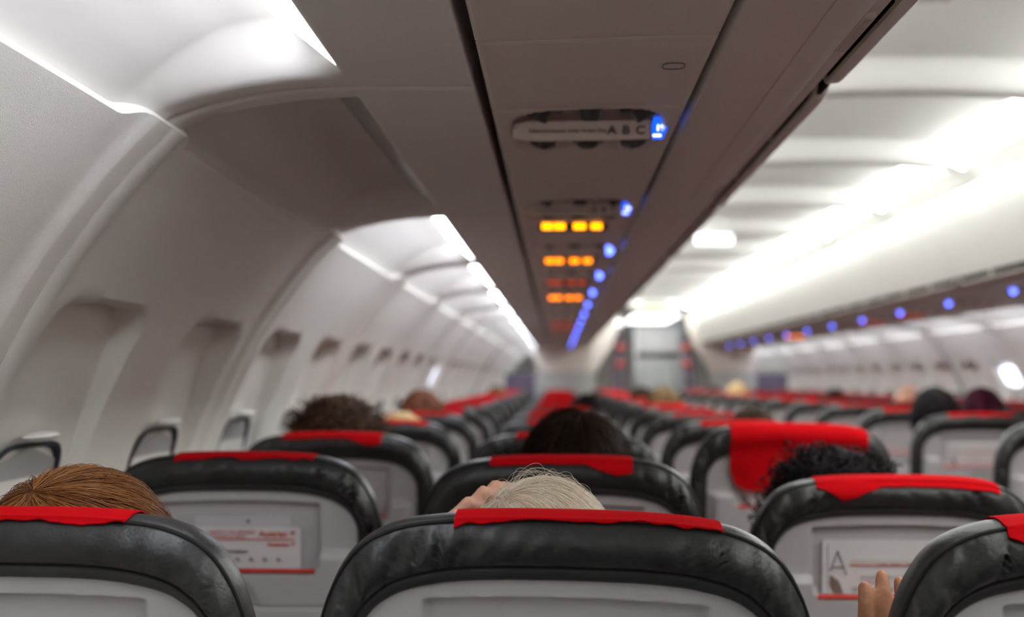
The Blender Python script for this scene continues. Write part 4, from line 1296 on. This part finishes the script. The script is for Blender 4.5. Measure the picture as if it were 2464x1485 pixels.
for seat, (px, py, dep), lab, hm, wd, th, ln, cl in far:
    top = at(px, py, dep)
    t, hc, Rm = person(seat, top - Vector((0, 0, th)), lab, M_skin, cl, C_denim, lean=ln, voxel=.012)
    if hm: hair_shell(t, hc, Rm, hm, th, .004, 12, -.08, wd, len(lab), .002, nu=64, nv=40)

# ------------------------------------------------------------------ forward end: header partitions, curtains, galley
def slab(name, pts, y, th, m):
    """outline in x,z extruded along y"""
    n = len(pts)
    vs = [(x, y, z) for x, z in pts] + [(x, y + th, z) for x, z in pts]
    fs = [tuple(range(n)), tuple(range(n, 2 * n))[::-1]] + [(k, (k + 1) % n, n + (k + 1) % n, n + k) for k in range(n)]
    return new_mesh(name, vs, fs, m, smooth=False)
YB = 13.05
for s, nm in ((-1, 'left'), (1, 'right')):
    k_ = -.10 if s < 0 else .07
    f_ = lambda P: [(s * (a + (k_ if a < .69 else 0)), b) for a, b in P]
    t = thing('cabin_partition', 'cream and grey partition closing the %s seat block at the front' % nm, 'partition', (0, 0, 0))
    link('upper_panel', slab('upper', f_([(.39, 2.05), (.40, 1.90), (.47, 1.70), (.60, 1.50), (.66, 1.385), (1.22, 1.385), (1.30, 1.62), (1.30, 2.05)]), YB, .04, M_partcream), t)
    link('lower_panel', slab('lower', f_([(.68, 1.38), (.68, .02), (1.25, .02), (1.25, 1.38)]), YB + .005, .03, M_partgrey), t)
    link('side_panel', slab('side', f_([(1.255, 1.36), (1.255, .02), (1.62, .02), (1.60, 1.36)]), YB + .008, .03, M_divider), t)
    c = thing('curtain', 'purple grey curtain gathered at the %s of the front aisle opening' % nm, 'curtain', (-.40 if s < 0 else .60, YB + .14, 0))
    vs = []; nx, nz = 40, 14
    for i in range(nx):
        for j in range(nz):
            u = i / (nx - 1); v = j / (nz - 1); z = .05 + 1.80 * v
            wdt = .20 - .12 * v
            vs.append((s * (-.02 - (u - .5) * wdt * 1.0 - .09 * v), .018 * math.sin(u * 30) * (1 - .3 * v), z))
    link('curtain_cloth', new_mesh('curtain', vs, grid_faces(nx, nz), M_curtain), c)
    for zz in (1.47, 1.66):
        b = MB(); b.box((-.05 - (.0 if s < 0 else 0), -.035, zz - .03), (.05, .035, zz + .03), 0, .01)
        o = link('curtain_tie', b.mesh('tie', M_redtag), c, (-s * (.05 + .09 * (zz - .05) / 1.8), 0, 0)); o['label'] = 'red strap'
g = thing('galley_unit', 'white galley cabinet filling the far end of the aisle', 'cabinet', (0.33, 15.2, 0))
b = MB(); b.box((-.32, 0, .0), (.34, .6, 2.10), 0, .01); link('cabinet_body', b.mesh('body', M_steel), g)
b = MB(); b.box((-.27, -.03, 1.65), (.27, .0, 1.98), 0, .02); link('upper_door', b.mesh('door', M_galley), g)
b = MB(); b.box((-.25, -.03, .9), (.22, .0, 1.57), 0, .02); link('lower_door', b.mesh('door', M_partgrey), g)
b = MB(); b.box((-.28, -.045, 1.585), (.28, .0, 1.64), 0, .01); link('worktop_edge', b.mesh('edge', M_signplate), g)
cl = thing('galley_light', 'bright ceiling light over the front galley', 'ceiling light', (.15, 14.1, 2.02))
b = MB(); b.box((-.27, -.8, 0), (.27, .8, .03), 0, .01); link('light_panel', b.mesh('panel', mat('galley light lens', (.9, .9, .9), .4, emit=((1, 1, .97), 3.0))), cl)
ye = thing('yellow_sign', 'pale yellow lit sign above the front aisle opening', 'sign', (.11, 12.9, 2.09))
b = MB(); b.box((-.20, -.015, -.035), (.20, .015, .035), 0, .005); link('lit_panel', b.mesh('panel', M_exityel), ye)
b = MB(); b.box((-.15, -.01, .03), (.15, .01, .09)); link('bracket', b.mesh('bracket', M_ceil), ye)
cy = thing('round_lamp', 'small round white lamp left of the front aisle opening', 'lamp', (-.30, 12.95, 1.93))
b = MB(); ico(b, (0, 0, 0), .04, 3, (1, .5, 1)); link('lamp_glass', b.mesh('glass', M_exit), cy)
# aft-facing frame arch round the left wall ahead of the front rows
for s, nm, yy in ((-1, 'trim_5', 10.1), (1, 'trim_6', 7.75)):
    prof = [(c.x - .012, c.y) for c in WC[::6]] + [(1.47, 1.603), (1.40, 1.628), (1.30, 1.645), (1.12, 1.650)]
    vs = []
    for u, z in prof:
        for dy, du in ((0, .03), (0, 0), (.07, 0), (.07, .03)): vs.append((s * (u + du), yy + dy, z))
    n = len(prof)
    fs = [(i * 4 + k, i * 4 + (k + 1) % 4, (i + 1) * 4 + (k + 1) % 4, (i + 1) * 4 + k) for i in range(n - 1) for k in range(4)]
    struct(nm, new_mesh(nm, vs, fs, M_frame, smooth=True, angle=40))
